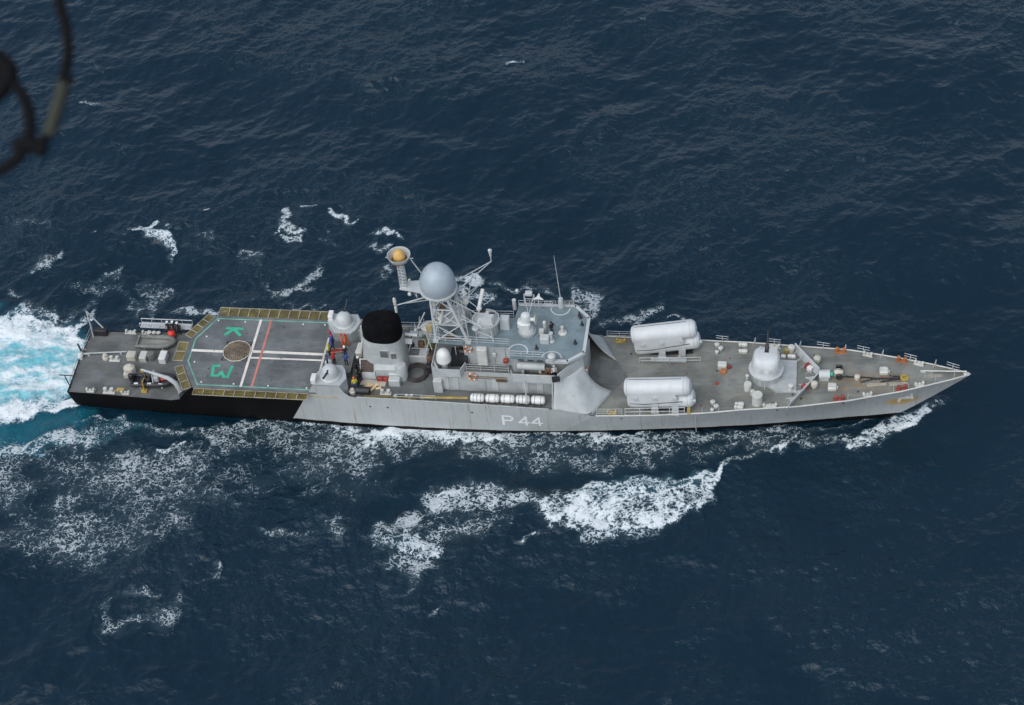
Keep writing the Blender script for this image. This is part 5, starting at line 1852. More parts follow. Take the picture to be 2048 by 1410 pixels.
for sgn in (-1, 1):                                            # stowed anchor on the bow
    m = MB()
    x, z = 39.5, 3.9
    y = hull_y(x, z) + 0.08
    m.box((x, sgn * y, z), (1.5, 0.16, 0.2), ry=R(-12))
    m.box((x - 0.55, sgn * (y + 0.05), z - 0.2), (0.25, 0.2, 0.7), ry=R(20))
    m.box((x + 0.6, sgn * (y + 0.05), z + 0.25), (0.25, 0.2, 0.5), ry=R(-10))
    m.build('anchor', LIGHT, ship)
m = MB()                                                       # scuppers along the hull
for x in (-13.2, -11.4, -2.8, 12.1, 27.2, 33.5):
    z = 3.3 if x < 9 else zf(x) - 0.5
    m.lathe((x, -hull_y(x, z) - 0.0, z), [(0.10, 0), (0.10, 0.03)], 10, axis=(0, -1, 0))
m.build('scuppers', DARK, ship)
m = MB()
for x in (19.3,):
    m.tube((x, -hull_y(x, 1.2) - 0.06, 0.2), (x, -hull_y(x, 3.6) - 0.06, 3.9), 0.04, n=6)
m.build('draught_pipe', PALE, ship)

# ---------------------------------------------------------------- waist details
bitts(-11.7, -3.9, ZM, PALE, R(2))
bitts(-9.2, -4.3, ZM, CANVAS, R(2), 0.8)
m = MB()
for k in range(3):
    m.tube((-8.0, -4.75 + 0.09 * k, ZM + 0.55), (-3.2, -4.6 + 0.09 * k, ZM + 0.62), 0.045, n=6)
m.build('yellow_pipes', YELLOW, ship)
m = MB()
m.box((-11.0, -4.6, ZM + 0.25), (5.5, 0.25, 0.12))
m.build('side_gutter', OLIVE, ship)
railing([(-10.4, -4.85, 4.5), (-6.4, -4.85, 4.5)], 0.7, 1.3, 2)
fit('hose_spool', CANVAS, -15.0, -4.2, ZM + 0.1, [(0.3, 0), (0.34, 0.4), (0.2, 0.5), (0.2, 0.7), (0.001, 0.75)])
m = MB()
m.tube((-14.7, -3.95, ZM + 0.42), (-13.3, -4.0, ZM + 0.42), 0.4, n=18)
m.build('rolled_cover', DARK, ship)
m = MB()
m.bev((0, 0, 0.62), (1.15, 1.0, 1.25), 0.3, rz=R(12))
m.box((-0.1, -0.45, 0.25), (0.9, 0.5, 0.5), rz=R(12))
m.build('canvas_covered_winch', CANVAS, ship, loc=(-39.45, -1.35, ZQ))
fit('rail_roller', GREY, -10.6, -4.4, ZM, [(0.2, 0), (0.2, 0.35), (0.001, 0.4)], 12)
# raft cradles are part of the ship, the rafts themselves stand in them
for i in range(5):
    m = MB()
    for s_ in (-0.38, 0.38):
        m.path([(-2.25 + 1.52 * i + s_, -4.85 + 0.02 * i, ZM + 0.1), (-2.25 + 1.52 * i + s_, -4.95 + 0.02 * i, ZM + 0.55), (-2.25 + 1.52 * i + s_, -3.7, ZM + 0.1)], 0.04, 5)
    m.build('raft_cradle', BROWN, ship)
m = MB()
m.path([(2.45, -3.8, Z1 + 0.9), (2.7, -4.3, 6.0), (2.75, -4.9, 4.6)], 0.06, 6)
m.build('awning_stay', LIGHT, ship)

# ---------------------------------------------------------------- quarterdeck fittings
fairlead(-43.0, -4.1, ZQ + 0.03, PALE, math.pi, 1.0)
bitts(-41.0, -4.1, ZQ + 0.03, PALE, 0.0, 1.1)
fairlead(-39.2, -4.2, ZQ + 0.03, PALE, math.pi, 1.0)
bitts(-41.65, 0.35, ZQ + 0.05, PALE)
fairlead(-41.0, 4.35, ZQ + 0.03, PALE, 0, 1.3)
fairlead(-39.3, 4.3, ZQ + 0.03, PALE, 0, 0.9)
for x in (-38.9, -38.4, -37.9):
    fit('mushroom_vent', PALE, x, 4.25, ZQ, [(r_ * 0.9, h_) for r_, h_ in MUSH])
m = MB()
m.tube((-45.2, 0.8, ZQ + 0.35), (-40.6, 1.35, ZQ + 0.35), 0.075, n=10)
m.box((-44.6, 0.85, ZQ + 0.15), (0.2, 0.3, 0.3))
m.box((-41.2, 1.28, ZQ + 0.15), (0.2, 0.3, 0.3))
m.build('stowed_boom', GREY, ship)
fit('towing_post', CANVAS, -42.7, 0.55, ZQ, [(0.36, 0), (0.36, 0.3), (0.26, 0.34), (0.24, 0.62), (0.001, 0.75)], 18)
for x, y, d_, mt, nm in ((-39.85, 0.75, (0.95, 0.85, 0.75), CANVAS, 'winch_box'), (-38.55, 0.75, (0.75, 1.1, 0.7), PALE, 'store_locker'), (-36.4, 0.75, (0.75, 1.25, 0.8), WHITE, 'store_locker')):
    m = MB()
    m.bev((x, y, ZQ + d_[2] / 2), d_, 0.06)
    m.build(nm, mt, ship)
m = MB()
m.lathe((-37.75, 0.8, ZQ), [(0.42, 0), (0.44, 0.6), (0.36, 0.85), (0.001, 0.95)], 18)
m.build('covered_capstan', RUBBER, ship)
m = MB()
m.bev((-44.2, 4.0, ZQ + 0.4), (1.5, 0.6, 0.8), 0.06)
m.build('black_locker', DARK, ship)
m = MB()                                                       # stern davit frame to port
m.tube((-45.2, 4.2, ZQ), (-45.3, 4.5, ZQ + 2.9), 0.09, n=8)
m.tube((-43.9, 4.2, ZQ + 0.8), (-45.3, 4.5, ZQ + 2.9), 0.08, n=8)
m.tube((-44.9, 3.4, ZQ), (-45.3, 4.5, ZQ + 2.6), 0.05, n=6)
m.build('stern_davit', GREY, ship)
railing([(-45.2, 4.1, ZQ), (-45.3, 1.2, ZQ)], 0.95, 1.4, 2)
m = MB()
m.path([(-45.2, 1.6, ZQ + 0.1), (-45.6, 1.3, ZQ + 0.5), (-45.2, 0.6, ZQ + 0.5), (-44.6, 0.9, ZQ + 0.2)], 0.09, 7)
m.build('stern_chute', PALE, ship)
fit('stern_light', WHITE, -45.35, 0.35, ZQ, [(0.2, 0), (0.2, 0.4), (0.3, 0.5), (0.2, 0.75), (0.001, 0.8)], 12)
m = MB()
m.tube((-45.35, 0.9, ZQ + 0.3), (-45.6, 1.1, ZQ + 1.5), 0.1, n=8)
m.build('stern_post', DARK, ship)
m = MB()
m.tube((-45.3, -3.7, ZQ), (-45.45, -3.8, ZQ + 2.0), 0.06, n=6)
m.tube((-46.0, -3.8, ZQ + 2.0), (-44.3, -3.8, ZQ + 1.95), 0.06, n=6)
m.build('ensign_staff', DARK, ship)
railing([(-45.3, -3.3, ZQ), (-45.35, -0.4, ZQ)], 0.8, 1.2, 2, mat=DARK)
m = MB()                                                       # accommodation ladder stowed outboard to port
m.box((-37.2, 5.15, ZQ + 0.5), (5.6, 0.75, 0.12))
for k in range(18):
    m.box((-39.8 + 0.31 * k, 5.15, ZQ + 0.58), (0.1, 0.7, 0.05))
for y in (4.8, 5.5):
    m.tube((-40.0, y, ZQ + 1.1), (-34.4, y, ZQ + 1.1), 0.05, n=6)
    for k in range(6):
        m.tube((-40.0 + 1.12 * k, y, ZQ + 0.5), (-40.0 + 1.12 * k, y, ZQ + 1.1), 0.035, n=5)
m.build('accommodation_ladder', LIGHT, ship)
m = MB()                                                       # boat davit with a long curved jib
m.path([(-33.2, -3.95, ZQ), (-33.3, -4.0, ZQ + 1.0), (-33.6, -3.95, ZQ + 1.8), (-34.3, -3.8, ZQ + 2.3), (-35.5, -3.55, ZQ + 2.5), (-37.2, -3.2, ZQ + 2.75)], [0.34, 0.3, 0.26, 0.22, 0.17, 0.1], 8)
dv = m.build('boat_davit', GREY, ship)
m = MB()
m.tube((-37.1, -3.2, ZQ + 2.7), (-37.1, -3.1, ZQ + 0.9), 0.025, n=5)
m.bev((-37.15, -3.2, ZQ + 2.6), (0.3, 0.25, 0.4), 0.05)
m.build('fall_block', YELLOW, dv)
m = MB()
m.lathe((-33.0, -4.3, ZQ), [(0.4, 0), (0.36, 0.5), (0.25, 0.7), (0.001, 0.75)], 14)
m.build('davit_winch', DARK, dv)
m = MB()
m.tube((-37.3, -3.75, ZQ), (-37.25, -3.75, ZQ + 1.5), 0.09, n=8)
m.tube((-37.25, -3.75, ZQ + 1.4), (-37.3, -3.0, ZQ + 1.2), 0.07, n=8)
m.box((-37.3, -3.75, ZQ + 0.12), (0.6, 0.5, 0.24))
m.build('boat_crutch', YELLOW, ship)
m = MB()
m.box((-39.9, -3.75, ZQ + 0.06), (0.85, 0.5, 0.1))
m.build('deck_scuttle', YELLOW, ship)

# small deck sockets on the foredeck, each on its own
rs = random.Random(3)
for i in range(26):
    x = rs.uniform(12, 38)
    y = rs.uniform(-0.85, 0.85) * half(x)
    if 24 < x < 29 and abs(y) < 2.2:
        continue
    m = MB()
    m.lathe((0, 0, 0), [(0.09, 0), (0.09, 0.09), (0.04, 0.1)], 8)
    m.build('deck_socket', DARK if i % 4 else RED, ship, loc=(x, y, zf(x) + 0.02))
# clutter between funnel and mast
for nm, c_, d_, mt in [('filter_box', (-7.6, -0.6, ZM + 0.5), (0.9, 0.7, 1.0), DARK), ('pump_unit', (-7.7, 0.3, ZM + 0.7), (0.7, 0.7, 1.4), BROWN), ('fan_housing', (-9.7, 3.4, ZM + 0.6), (1.4, 0.9, 1.2), GREY),
                       ('signal_chest', (-7.4, 2.7, ZM + 2.9), (0.7, 0.9, 0.6), LIGHT), ('cable_box', (-8.9, 1.9, ZM + 1.3), (0.6, 0.5, 0.7), BROWN), ('battery_box', (-10.3, 3.5, ZM + 0.4), (0.7, 0.8, 0.8), OLIVE),
                       ('radio_cabinet', (-5.6, 0.9, ZR + 0.5), (0.9, 0.8, 1.0), LIGHT), ('relay_box', (-3.9, 0.6, ZR + 0.4), (0.8, 0.6, 0.8), GREY), ('gear_chest', (-5.0, -0.9, ZR + 0.3), (0.8, 0.5, 0.6), BROWN),
                       ('port_locker', (-2.9, 3.3, ZM + 0.7), (1.4, 0.6, 1.4), LIGHT)]:
    m = MB()
    m.bev(c_, d_, 0.06)
    m.build(nm, mt, ship)
m = MB()
m.path([(-7.3, -1.2, ZM + 0.1), (-7.6, -0.9, ZM + 1.6), (-7.2, 0.4, ZM + 2.6), (-7.5, 1.8, ZM + 2.7)], 0.08, 6)
m.build('hose', DARK, ship)
m = MB()
m.path([(-10.4, 0.2, ZM + 0.1), (-10.2, 1.2, ZM + 1.4), (-9.9, 2.9, ZM + 1.6)], 0.07, 6)
m.build('hose', DARK, ship)
m = MB()
for a, b in (((-8.6, 0.4, ZM), (-7.6, 1.6, ZM + 3.4)), ((-7.0, 2.2, ZM), (-7.6, 1.7, ZM + 3.4)), ((-9.6, 2.8, ZM), (-8.9, 2.9, ZM + 4.2))):
    m.tube(a, b, 0.055, n=6)
m.build('buoy_frame', PALE, ship)
railing([(-14.2, 4.85, 4.5), (-3.0, 5.1, 4.5)], 0.8, 1.8, 2)
railing([(-6.9, -1.7, ZR), (-6.9, 1.7, ZR)], 1.0, 1.2)

m = MB()
m.prism([(-1.55, -1.25), (1.2, -1.25), (1.2, 1.25), (-1.55, 1.25)], 2.02, 2.08)
m.build('middle_platform', LIGHT, mast)
for c_, d_, mt in (((0.5, 0.6, 2.4), (0.7, 0.6, 0.6), LIGHT), ((-1.1, 0.7, 2.35), (0.5, 0.8, 0.5), BROWN), ((0.9, -0.9, 2.3), (0.4, 0.4, 0.4), PALE), ((-0.6, 0.2, 4.2), (0.6, 0.5, 0.5), LIGHT), ((-1.4, -0.9, 4.6), (0.35, 0.35, 0.5), GREY)):
    m = MB()
    m.bev(c_, d_, 0.05)
    m.build('mast_box', mt, mast)
for x0_, y0_, x1_, y1_, z_ in ((1.2, -1.25, 3.3, -2.6, 3.4), (1.2, 1.25, 2.6, 3.2, 3.6), (-1.6, 1.2, -3.6, 2.9, 3.3), (-1.6, -1.2, -3.2, -2.6, 2.6)):
    m = MB()
    m.tube((x0_, y0_, z_ - 0.5), (x1_, y1_, z_), 0.045, n=6)
    m.tube((x0_, y0_, z_), (x1_, y1_, z_), 0.04, n=6)
    m.tube((x1_, y1_, z_), (x1_, y1_, z_ + 0.8), 0.05, 0.03, n=6)
    m.lathe((x1_, y1_, z_ - 0.25), [(0.12, 0), (0.16, 0.12), (0.12, 0.3), (0.001, 0.34)], 10)
    m.build('outrigger', LIGHT, mast)
m = MB()
for k in range(14):
    z_ = 0.3 + k * 0.38
    p = legp(0, z_ / HT)
    m.tube(p + Vector((0.05, -0.12, 0)), p + Vector((0.42, -0.12, 0)), 0.02, n=4)
m.tube(legp(0, 0.05) + Vector((0.42, -0.12, 0)), legp(0, 0.95) + Vector((0.42, -0.12, 0)), 0.025, n=4)
m.build('ladder', LIGHT, mast)
for x in (-4.4, -3.2, -0.6, 0.5):
    m = MB()
    m.box((x, -1.9, ZR - 1.5), (0.06, 0.1, 2.2))
    m.build('wall_stiffener', GREY, ship)
for x in (-5.6, -4.6, -1.9, -0.6, 2.4, 3.9):
    m = MB()
    m.bev((x, -3.03, ZM + 1.05), (0.66, 0.08, 1.7), 0.03)
    m.build('door', LIGHT if x != -1.9 else GREY, ship)


# ================================================================ loose things on board
CANVASGREY = paint('grey_boat_floor', (0.24, 0.24, 0.215), 0.7, 0.1, 0.3, (0.16, 0.15, 0.12))


def inflatable(name, loc, rz, L, W, tube_m, floor_m, label, cat='boat'):
    """inflatable boat: bow along +x, U-shaped buoyancy tube, floor, transom"""
    t = empty(name, loc, rz)
    tag(t, label, cat)
    r = 0.28
    h = W / 2 - r
    pts = [(-L / 2, -h, 0.42), (-L / 4, -h, 0.42), (L * 0.12, -h, 0.44), (L * 0.30, -h * 0.86, 0.5), (L * 0.43, -h * 0.45, 0.58), (L * 0.47, 0, 0.62)]
    pts = pts + [(x, -y, z) for x, y, z in pts[-2::-1]]
    rr = [r * 0.55] + [r] * (len(pts) - 2) + [r * 0.55]
    m = MB()
    m.path(pts, rr, 12)
    m.build('buoyancy_tube', tube_m, t)
    m = MB()
    m.prism([(-L / 2 + 0.25, -h), (L * 0.15, -h), (L * 0.36, -h * 0.4), (L * 0.36, h * 0.4), (L * 0.15, h), (-L / 2 + 0.25, h)], 0.12, 0.34,
            top=[(-L / 2 + 0.2, -h), (L * 0.15, -h), (L * 0.40, -h * 0.45), (L * 0.40, h * 0.45), (L * 0.15, h), (-L / 2 + 0.2, h)])
    m.build('floor', floor_m, t)
    m = MB()
    m.box((-L / 2 + 0.22, 0, 0.45), (0.1, 2 * h, 0.55))
    m.build('transom', floor_m, t)
    for x in (-L * 0.28, L * 0.2):
        m = MB()
        m.prism([(x - 0.07, -h - 0.1), (x + 0.07, -h - 0.1), (x + 0.07, h + 0.1), (x - 0.07, h + 0.1)], 0.0, 0.16)
        m.build('chock', PALE, t)
    return t, h


b1, h = inflatable('inflatable_boat', (-37.75, 2.85, ZQ), R(1), 4.2, 1.9, RUBBER, CANVASGREY,
                   'grey inflatable boat with empty floor lying on the port side of the quarterdeck')
for x, y in ((-0.9, h), (0.55, h)):
    m = MB()
    m.ball((x, y, 0.68), 0.07, 8, 6)
    m.build('valve_cap', CANVAS, b1)
m = MB()
m.path([(-1.4, -h - 0.2, 0.55), (0.4, -h - 0.22, 0.56), (1.3, -h * 0.8, 0.62)], 0.025, 5)
m.build('grab_line', PALEROPE, b1)
b2, h = inflatable('inflatable_boat', (-36.5, -2.6, ZQ + 0.1), R(3), 4.7, 1.9, RUBBERBLK, RUBBERBLK,
                   'black rigid inflatable boat with console under the curved davit arm on quarterdeck')
m = MB()
m.bev((0.35, 0.0, 0.75), (0.55, 0.75, 0.9), 0.1)
m.build('console', GREY, b2)
for x in (-0.5, -1.15):
    m = MB()
    m.bev((x, 0.0, 0.6), (0.4, 0.8, 0.5), 0.1)
    m.build('seat', DARK, b2)
m = MB()
m.bev((-2.35, 0.05, 0.95), (0.55, 0.5, 0.75), 0.15)
m.tube((-2.5, 0.05, 0.2), (-2.45, 0.05, 0.7), 0.09, n=8)
m.build('outboard_engine', DARK, b2)
m = MB()
m.bev((1.05, 0.05, 0.62), (0.75, 0.5, 0.4), 0.12)
m.build('red_fuel_bag', RED, b2)
m = MB()
m.bev((1.5, 0.1, 0.66), (0.4, 0.35, 0.3), 0.1)
m.build('cream_bag', WOOD, b2)
for x in (-1.7, -0.3, 0.9):
    m = MB()
    m.box((x, -h - 0.05, 0.70), (0.42, 0.2, 0.04))
    m.build('white_patch', WHITE, b2)
m = MB()
m.path([(0.1, -h, 0.7), (0.1, -0.4, 1.5), (0.1, 0.4, 1.5), (0.1, h, 0.7)], 0.04, 6)
m.build('tow_frame', WHITE, b2)

# life rafts, five white canisters along the starboard side
ORD = ['white life raft canister nearest the stern in the starboard row of five',
       'second white life raft canister from the stern in the starboard row',
       'middle white life raft canister of the starboard row of five',
       'fourth white life raft canister from the stern in the starboard row',
       'white life raft canister nearest the bow in the starboard row of five']
sh = MB()
pr = [(0.001, -0.72), (0.2, -0.71), (0.33, -0.66), (0.41, -0.55), (0.44, -0.38), (0.44, 0.38), (0.41, 0.55), (0.33, 0.66), (0.2, 0.71), (0.001, 0.72)]
sh.lathe((0, 0, 0.44), pr, 24, axis=(1, 0, 0))
sh = sh.mesh('shell', WHITE)
bn = MB()
bn.lathe((0, 0, 0.44), [(0.447, -0.022), (0.455, 0), (0.447, 0.022)], 24, axis=(1, 0, 0))
bn = bn.mesh('band', DARK)
for i in range(5):
    t = empty('life_raft_canister', (-2.25 + 1.52 * i, -4.38 + 0.02 * i, ZM + 0.12))
    tag(t, ORD[i], 'life raft', 'life raft canisters along the starboard side')
    place(sh, 'shell', (0, 0, 0), 0, t)
    for x in (-0.36, 0.0, 0.36) if i in (0, 3) else (-0.3, 0.3):
        place(bn, 'band', (x, 0, 0), 0, t)

# rope coil on the main deck
m = MB()
pts = []
for i in range(430):
    a = i * 2 * math.pi / 30
    k = i / 30
    lay, pos = divmod(k, 5.0)
    rad = 0.82 + 0.085 * pos if lay % 2 == 0 else 0.82 + 0.085 * (5 - pos)
    pts.append((rad * math.cos(a) + random.uniform(-.012, .012), rad * math.sin(a) * 1.02, 0.06 + 0.09 * lay + random.uniform(-.01, .01)))
m.path(pts, 0.055, 6)
m.path([(-0.9, 0.1, 0.08), (-1.5, -0.1, 0.06), (-2.1, -0.35, 0.06)], 0.05, 6)
tag(m.build('rope_coil', ROPE, loc=(-9.0, -1.05, ZM + 0.05)), 'large round coil of dark mooring rope on deck ahead of the funnel', 'rope coil')

# landing net laid on the flight deck
net = empty('landing_net', (-27.9, 0.1, ZFL + 0.02))
tag(net, 'round brown rope landing net lying in the middle of the flight deck', 'net')
m = MB()
Rn = 1.42
n_ = 7
for i in range(-n_, n_ + 1):
    q = i * Rn / (n_ + 0.5)
    e = math.sqrt(Rn * Rn - q * q)
    c2 = math.cos(R(10)), math.sin(R(10))
    for k, (a, b) in enumerate((((q, -e), (q, e)), ((-e, q), (e, q)))):
        a = (a[0] * c2[0] - a[1] * c2[1], a[0] * c2[1] + a[1] * c2[0])
        b = (b[0] * c2[0] - b[1] * c2[1], b[0] * c2[1] + b[1] * c2[0])
        m.tube((*a, 0.03 + 0.02 * k), (*b, 0.03 + 0.02 * k), 0.034, n=4)
m.build('mesh_ropes', NETROPE, net)
m = MB()
m.path([((Rn + 0.02 * math.sin(9 * a)) * math.cos(a), (Rn + 0.02 * math.cos(11 * a)) * math.sin(a), 0.05) for a in [k * math.pi / 24 for k in range(48)]], 0.05, 6, closed=True)
m.build('rim_rope', PALEROPE, net)
for a in (45, 135, 225, 315):
    m = MB()
    c_ = Vector((math.cos(R(a)), math.sin(R(a)), 0))
    for s_ in (-14, 14):
        d = Vector((math.cos(R(a + s_)), math.sin(R(a + s_)), 0))
        m.tube(d * Rn + Vector((0, 0, .04)), c_ * (Rn + 0.5) + Vector((0, 0, .02)), 0.045, n=4)
    m.build('tie_rope', DARK, net)

# timber by the funnel
m = MB()
m.box((0, 0, 0.03), (2.6, 0.75, 0.04))
o = m.build('plywood_board', PLY, loc=(-13.2, -2.62, ZM + 0.06))
o.rotation_euler = (0, 0, R(-3))
tag(o, 'long greyish plywood board lying on deck beside the funnel', 'board')
for i, (x, y, l_, w_, a, z, lb) in enumerate(((-13.75, -3.95, 0.95, 0.42, 35, 0.10, 'short wide pale plank beside the plywood board, nearest the stern'),
                                              (-13.0, -4.05, 1.15, 0.24, 62, 0.16, 'narrow pale plank lying steeply across the other loose planks'),
                                              (-12.55, -4.1, 0.6, 0.3, 20, 0.10, 'short pale plank nearest the bow among the loose planks'),
                                              (-13.45, -3.75, 0.7, 0.16, -20, 0.2, 'thin pale batten on top of the loose planks'))):
    m = MB()
    m.bev((0, 0, 0.04), (l_, w_, 0.07), 0.012)
    o = m.build('timber_plank', WOOD, loc=(x, y + 0.8, ZM + z - 0.05))
    o.rotation_euler = (0, 0, R(a))
    tag(o, lb, 'plank', 'loose planks beside the funnel')

# life rings and buoy
def ring(loc, rot, label, r=0.33):
    t = empty('life_ring', loc)
    t.rotation_euler = rot
    tag(t, label, 'life ring')
    m = MB()
    m.path([(r * math.cos(a), r * math.sin(a), 0) for a in [k * math.pi / 12 for k in range(24)]], 0.085, 8, closed=True)
    m.build('ring_body', ORANGE, t)
    for k in range(4):
        m = MB()
        a0 = k * math.pi / 2 + 0.4
        m.path([(r * math.cos(a), r * math.sin(a), 0) for a in [a0 + j * 0.12 for j in range(4)]], 0.09, 8)
        m.build('white_band', WHITE, t)


ring((-3.1, -2.02, ZR - 0.55), (R(80), 0, 0), 'orange life ring hung on the bridge house wall by the mast foot', 0.36)
ring((-2.75, -3.2, Z1 - 0.45), (R(75), 0, 0), 'orange life ring hung on the lower deckhouse wall above the white canisters', 0.38)
ring((8.5, -1.9, Z1 - 0.2), (R(90), 0, R(90)), 'orange life ring on the front wall below the bridge windows', 0.36)
buoy = empty('marker_buoy', (-36.35, 3.98, ZQ))
tag(buoy, 'red ball buoy at the feet of sailors beside the grey inflatable boat', 'buoy')
m = MB()
m.lathe((0, 0, 0.02), [(0.12, 0), (0.34, 0.1), (0.46, 0.36), (0.46, 0.52), (0.34, 0.8), (0.12, 0.92), (0.001, 0.94)], 20)
BUOYRED = paint('buoy_red', (0.62, 0.045, 0.03), 0.4, 0.06, 0.1)
m.build('float', BUOYRED, buoy)
m = MB()
m.path([(0.09 * math.cos(a), 0, 1.0 + 0.09 * math.sin(a)) for a in [k * math.pi / 5 for k in range(10)]], 0.03, 5, closed=True)
m.build('lifting_eye', DARK, buoy)
st_ = empty('stretcher', (-17.35, 0.75, ZFL), R(8))
tag(st_, 'red stretcher lying among the deck crew ahead of the flight deck', 'stretcher')
m = MB()
m.bev((0, 0, 0.12), (1.5, 0.42, 0.08), 0.03)
m.build('bed', RED, st_)
for y in (-0.24, 0.24):
    m = MB()
    m.tube((-0.95, y, 0.14), (0.95, y, 0.14), 0.025, n=6)
    m.build('pole', WOOD, st_)

# ================================================================ people
def skin_body(pose):
    """one continuous body grown from a joint skeleton with the Skin modifier"""
    J = {'pel': (0, 0, .95), 'wai': (.01, 0, 1.10), 'che': (0, 0, 1.32), 'nec': (0, 0, 1.47), 'hd1': (.01, 0, 1.58), 'hd2': (.02, 0, 1.70),
         'nose': (.12, 0, 1.60)}
    rad = {'pel': .15, 'wai': .135, 'che': .165, 'nec': .055, 'hd1': .085, 'hd2': .09, 'nose': .02}
    Ed = [('pel', 'wai'), ('wai', 'che'), ('che', 'nec'), ('nec', 'hd1'), ('hd1', 'hd2'), ('hd1', 'nose')]
    st = {0: (0.0, 0.0), 1: (0.0, 0.0), 2: (0.28, -0.22)}[pose]
    for s_, n_, k in ((1, 'l', 0), (-1, 'r', 1)):
        f = st[k]
        J['hip' + n_] = (0, s_ * .10, .88)
        J['kne' + n_] = (f * .55 + .02, s_ * .11, .49)
        J['ank' + n_] = (f - .03, s_ * .12, .09)
        J['toe' + n_] = (f + .15, s_ * .14, .04)
        J['sho' + n_] = (0, s_ * .20, 1.40)
        if pose == 0:
            J['elb' + n_] = (-.03, s_ * .27, 1.12)
            J['wri' + n_] = (.05, s_ * .27, .88)
            J['han' + n_] = (.08, s_ * .26, .78)
            J['thu' + n_] = (.12, s_ * .22, .84)
        elif pose == 1:
            J['elb' + n_] = (.02, s_ * .30, 1.14)
            J['wri' + n_] = (.25, s_ * .20, 1.10)
            J['han' + n_] = (.34, s_ * .14, 1.12)
            J['thu' + n_] = (.30, s_ * .13, 1.17)
        else:
            J['elb' + n_] = (-.10 * s_, s_ * .27, 1.13)
            J['wri' + n_] = (.05 - .16 * s_, s_ * .26, .92)
            J['han' + n_] = (.08 - .2 * s_, s_ * .25, .82)
            J['thu' + n_] = (.12 - .18 * s_, s_ * .22, .87)
        rad.update({'hip' + n_: .10, 'kne' + n_: .066, 'ank' + n_: .05, 'toe' + n_: .042, 'sho' + n_: .075, 'elb' + n_: .052, 'wri' + n_: .035, 'han' + n_: .04, 'thu' + n_: .016})
        Ed += [('pel', 'hip' + n_), ('hip' + n_, 'kne' + n_), ('kne' + n_, 'ank' + n_), ('ank' + n_, 'toe' + n_), ('che', 'sho' + n_), ('sho' + n_, 'elb' + n_),
               ('elb' + n_, 'wri' + n_), ('wri' + n_, 'han' + n_), ('wri' + n_, 'thu' + n_)]
    K = list(J)
    me_ = bpy.data.meshes.new('body_skeleton')
    me_.from_pydata([J[k] for k in K], [(K.index(a), K.index(b)) for a, b in Ed], [])
    o = bpy.data.objects.new('body_skeleton', me_)
    col.objects.link(o)
    md = o.modifiers.new('skin', 'SKIN')
    for i, k in enumerate(K):
        me_.skin_vertices[0].data[i].radius = (rad[k], rad[k] * (0.8 if k in ('che', 'wai', 'pel') else 1.0))
        me_.skin_vertices[0].data[i].use_root = (k == 'pel')
    sb = o.modifiers.new('sub', 'SUBSURF')
    sb.levels = sb.render_levels = 1
    dg = bpy.context.evaluated_depsgraph_get()
    dg.update()
    ev = bpy.data.meshes.new_from_object(o.evaluated_get(dg))
    bpy.data.objects.remove(o)
    ev.name = 'body'
    hands = [Vector(J[k]) for k in ('hanl', 'hanr', 'thul', 'thur')]
    ev.materials.clear()
    for _ in range(4):
        ev.materials.append(None)
    for p in ev.polygons:
        p.use_smooth = True
        c_ = p.center
        if c_.z > 1.485 or min((c_ - h_).length for h_ in hands) < 0.075:
            p.material_index = 0
        elif c_.z < 0.085:
            p.material_index = 3
        elif c_.z < 0.93 and abs(c_.y) < 0.22:
            p.material_index = 2
        else:
            p.material_index = 1
    return ev


BODY = [skin_body(0), skin_body(1), skin_body(2)]
SKIN = paint('skin', (0.26, 0.14, 0.085), 0.6, 0.05, 0.0)
CL = {k: paint('cloth_' + k, c_, 0.85, 0.12, 0.15, tuple(x * 0.4 for x in c_)) for k, c_ in
      dict(blue=(0.035, 0.075, 0.26), navy=(0.014, 0.016, 0.028), red=(0.55, 0.035, 0.03), orange=(0.72, 0.13, 0.02), yellow=(0.66, 0.58, 0.05),
           black=(0.010, 0.010, 0.012), white=(0.7, 0.7, 0.68), brown=(0.20, 0.11, 0.06), grey=(0.2, 0.2, 0.2), green=(0.05, 0.10, 0.06)).items()}
capm, helm, hair = MB(), MB(), MB()
capm.lathe((0.02, 0, 1.69), [(0.098, 0), (0.105, 0.05), (0.145, 0.09), (0.14, 0.115), (0.001, 0.125)], 14)
capm.box((0.13, 0, 1.70), (0.08, 0.13, 0.015))
helm.lathe((0.015, 0, 1.60), [(0.115, 0), (0.122, 0.08), (0.112, 0.15), (0.075, 0.205), (0.001, 0.225)], 14)
hair.lathe((-0.005, 0, 1.62), [(0.098, 0), (0.104, 0.06), (0.098, 0.12), (0.06, 0.175), (0.001, 0.19)], 14)
HM = {'cap': capm, 'helmet': helm, 'hair': hair}


def person(x, y, z, rz, top, legs, head, headc, pose, label, group):
    t = empty('person', (x, y, z), R(rz))
    tag(t, label, 'person', group)
    o = place(BODY[pose], 'body', (0, 0, 0), 0, t)
    for i, mt in enumerate((SKIN, CL[top], CL[legs], CL['black'])):
        o.material_slots[i].link = 'OBJECT'
        o.material_slots[i].material = mt
    HM[head].build(head, CL[headc], t)


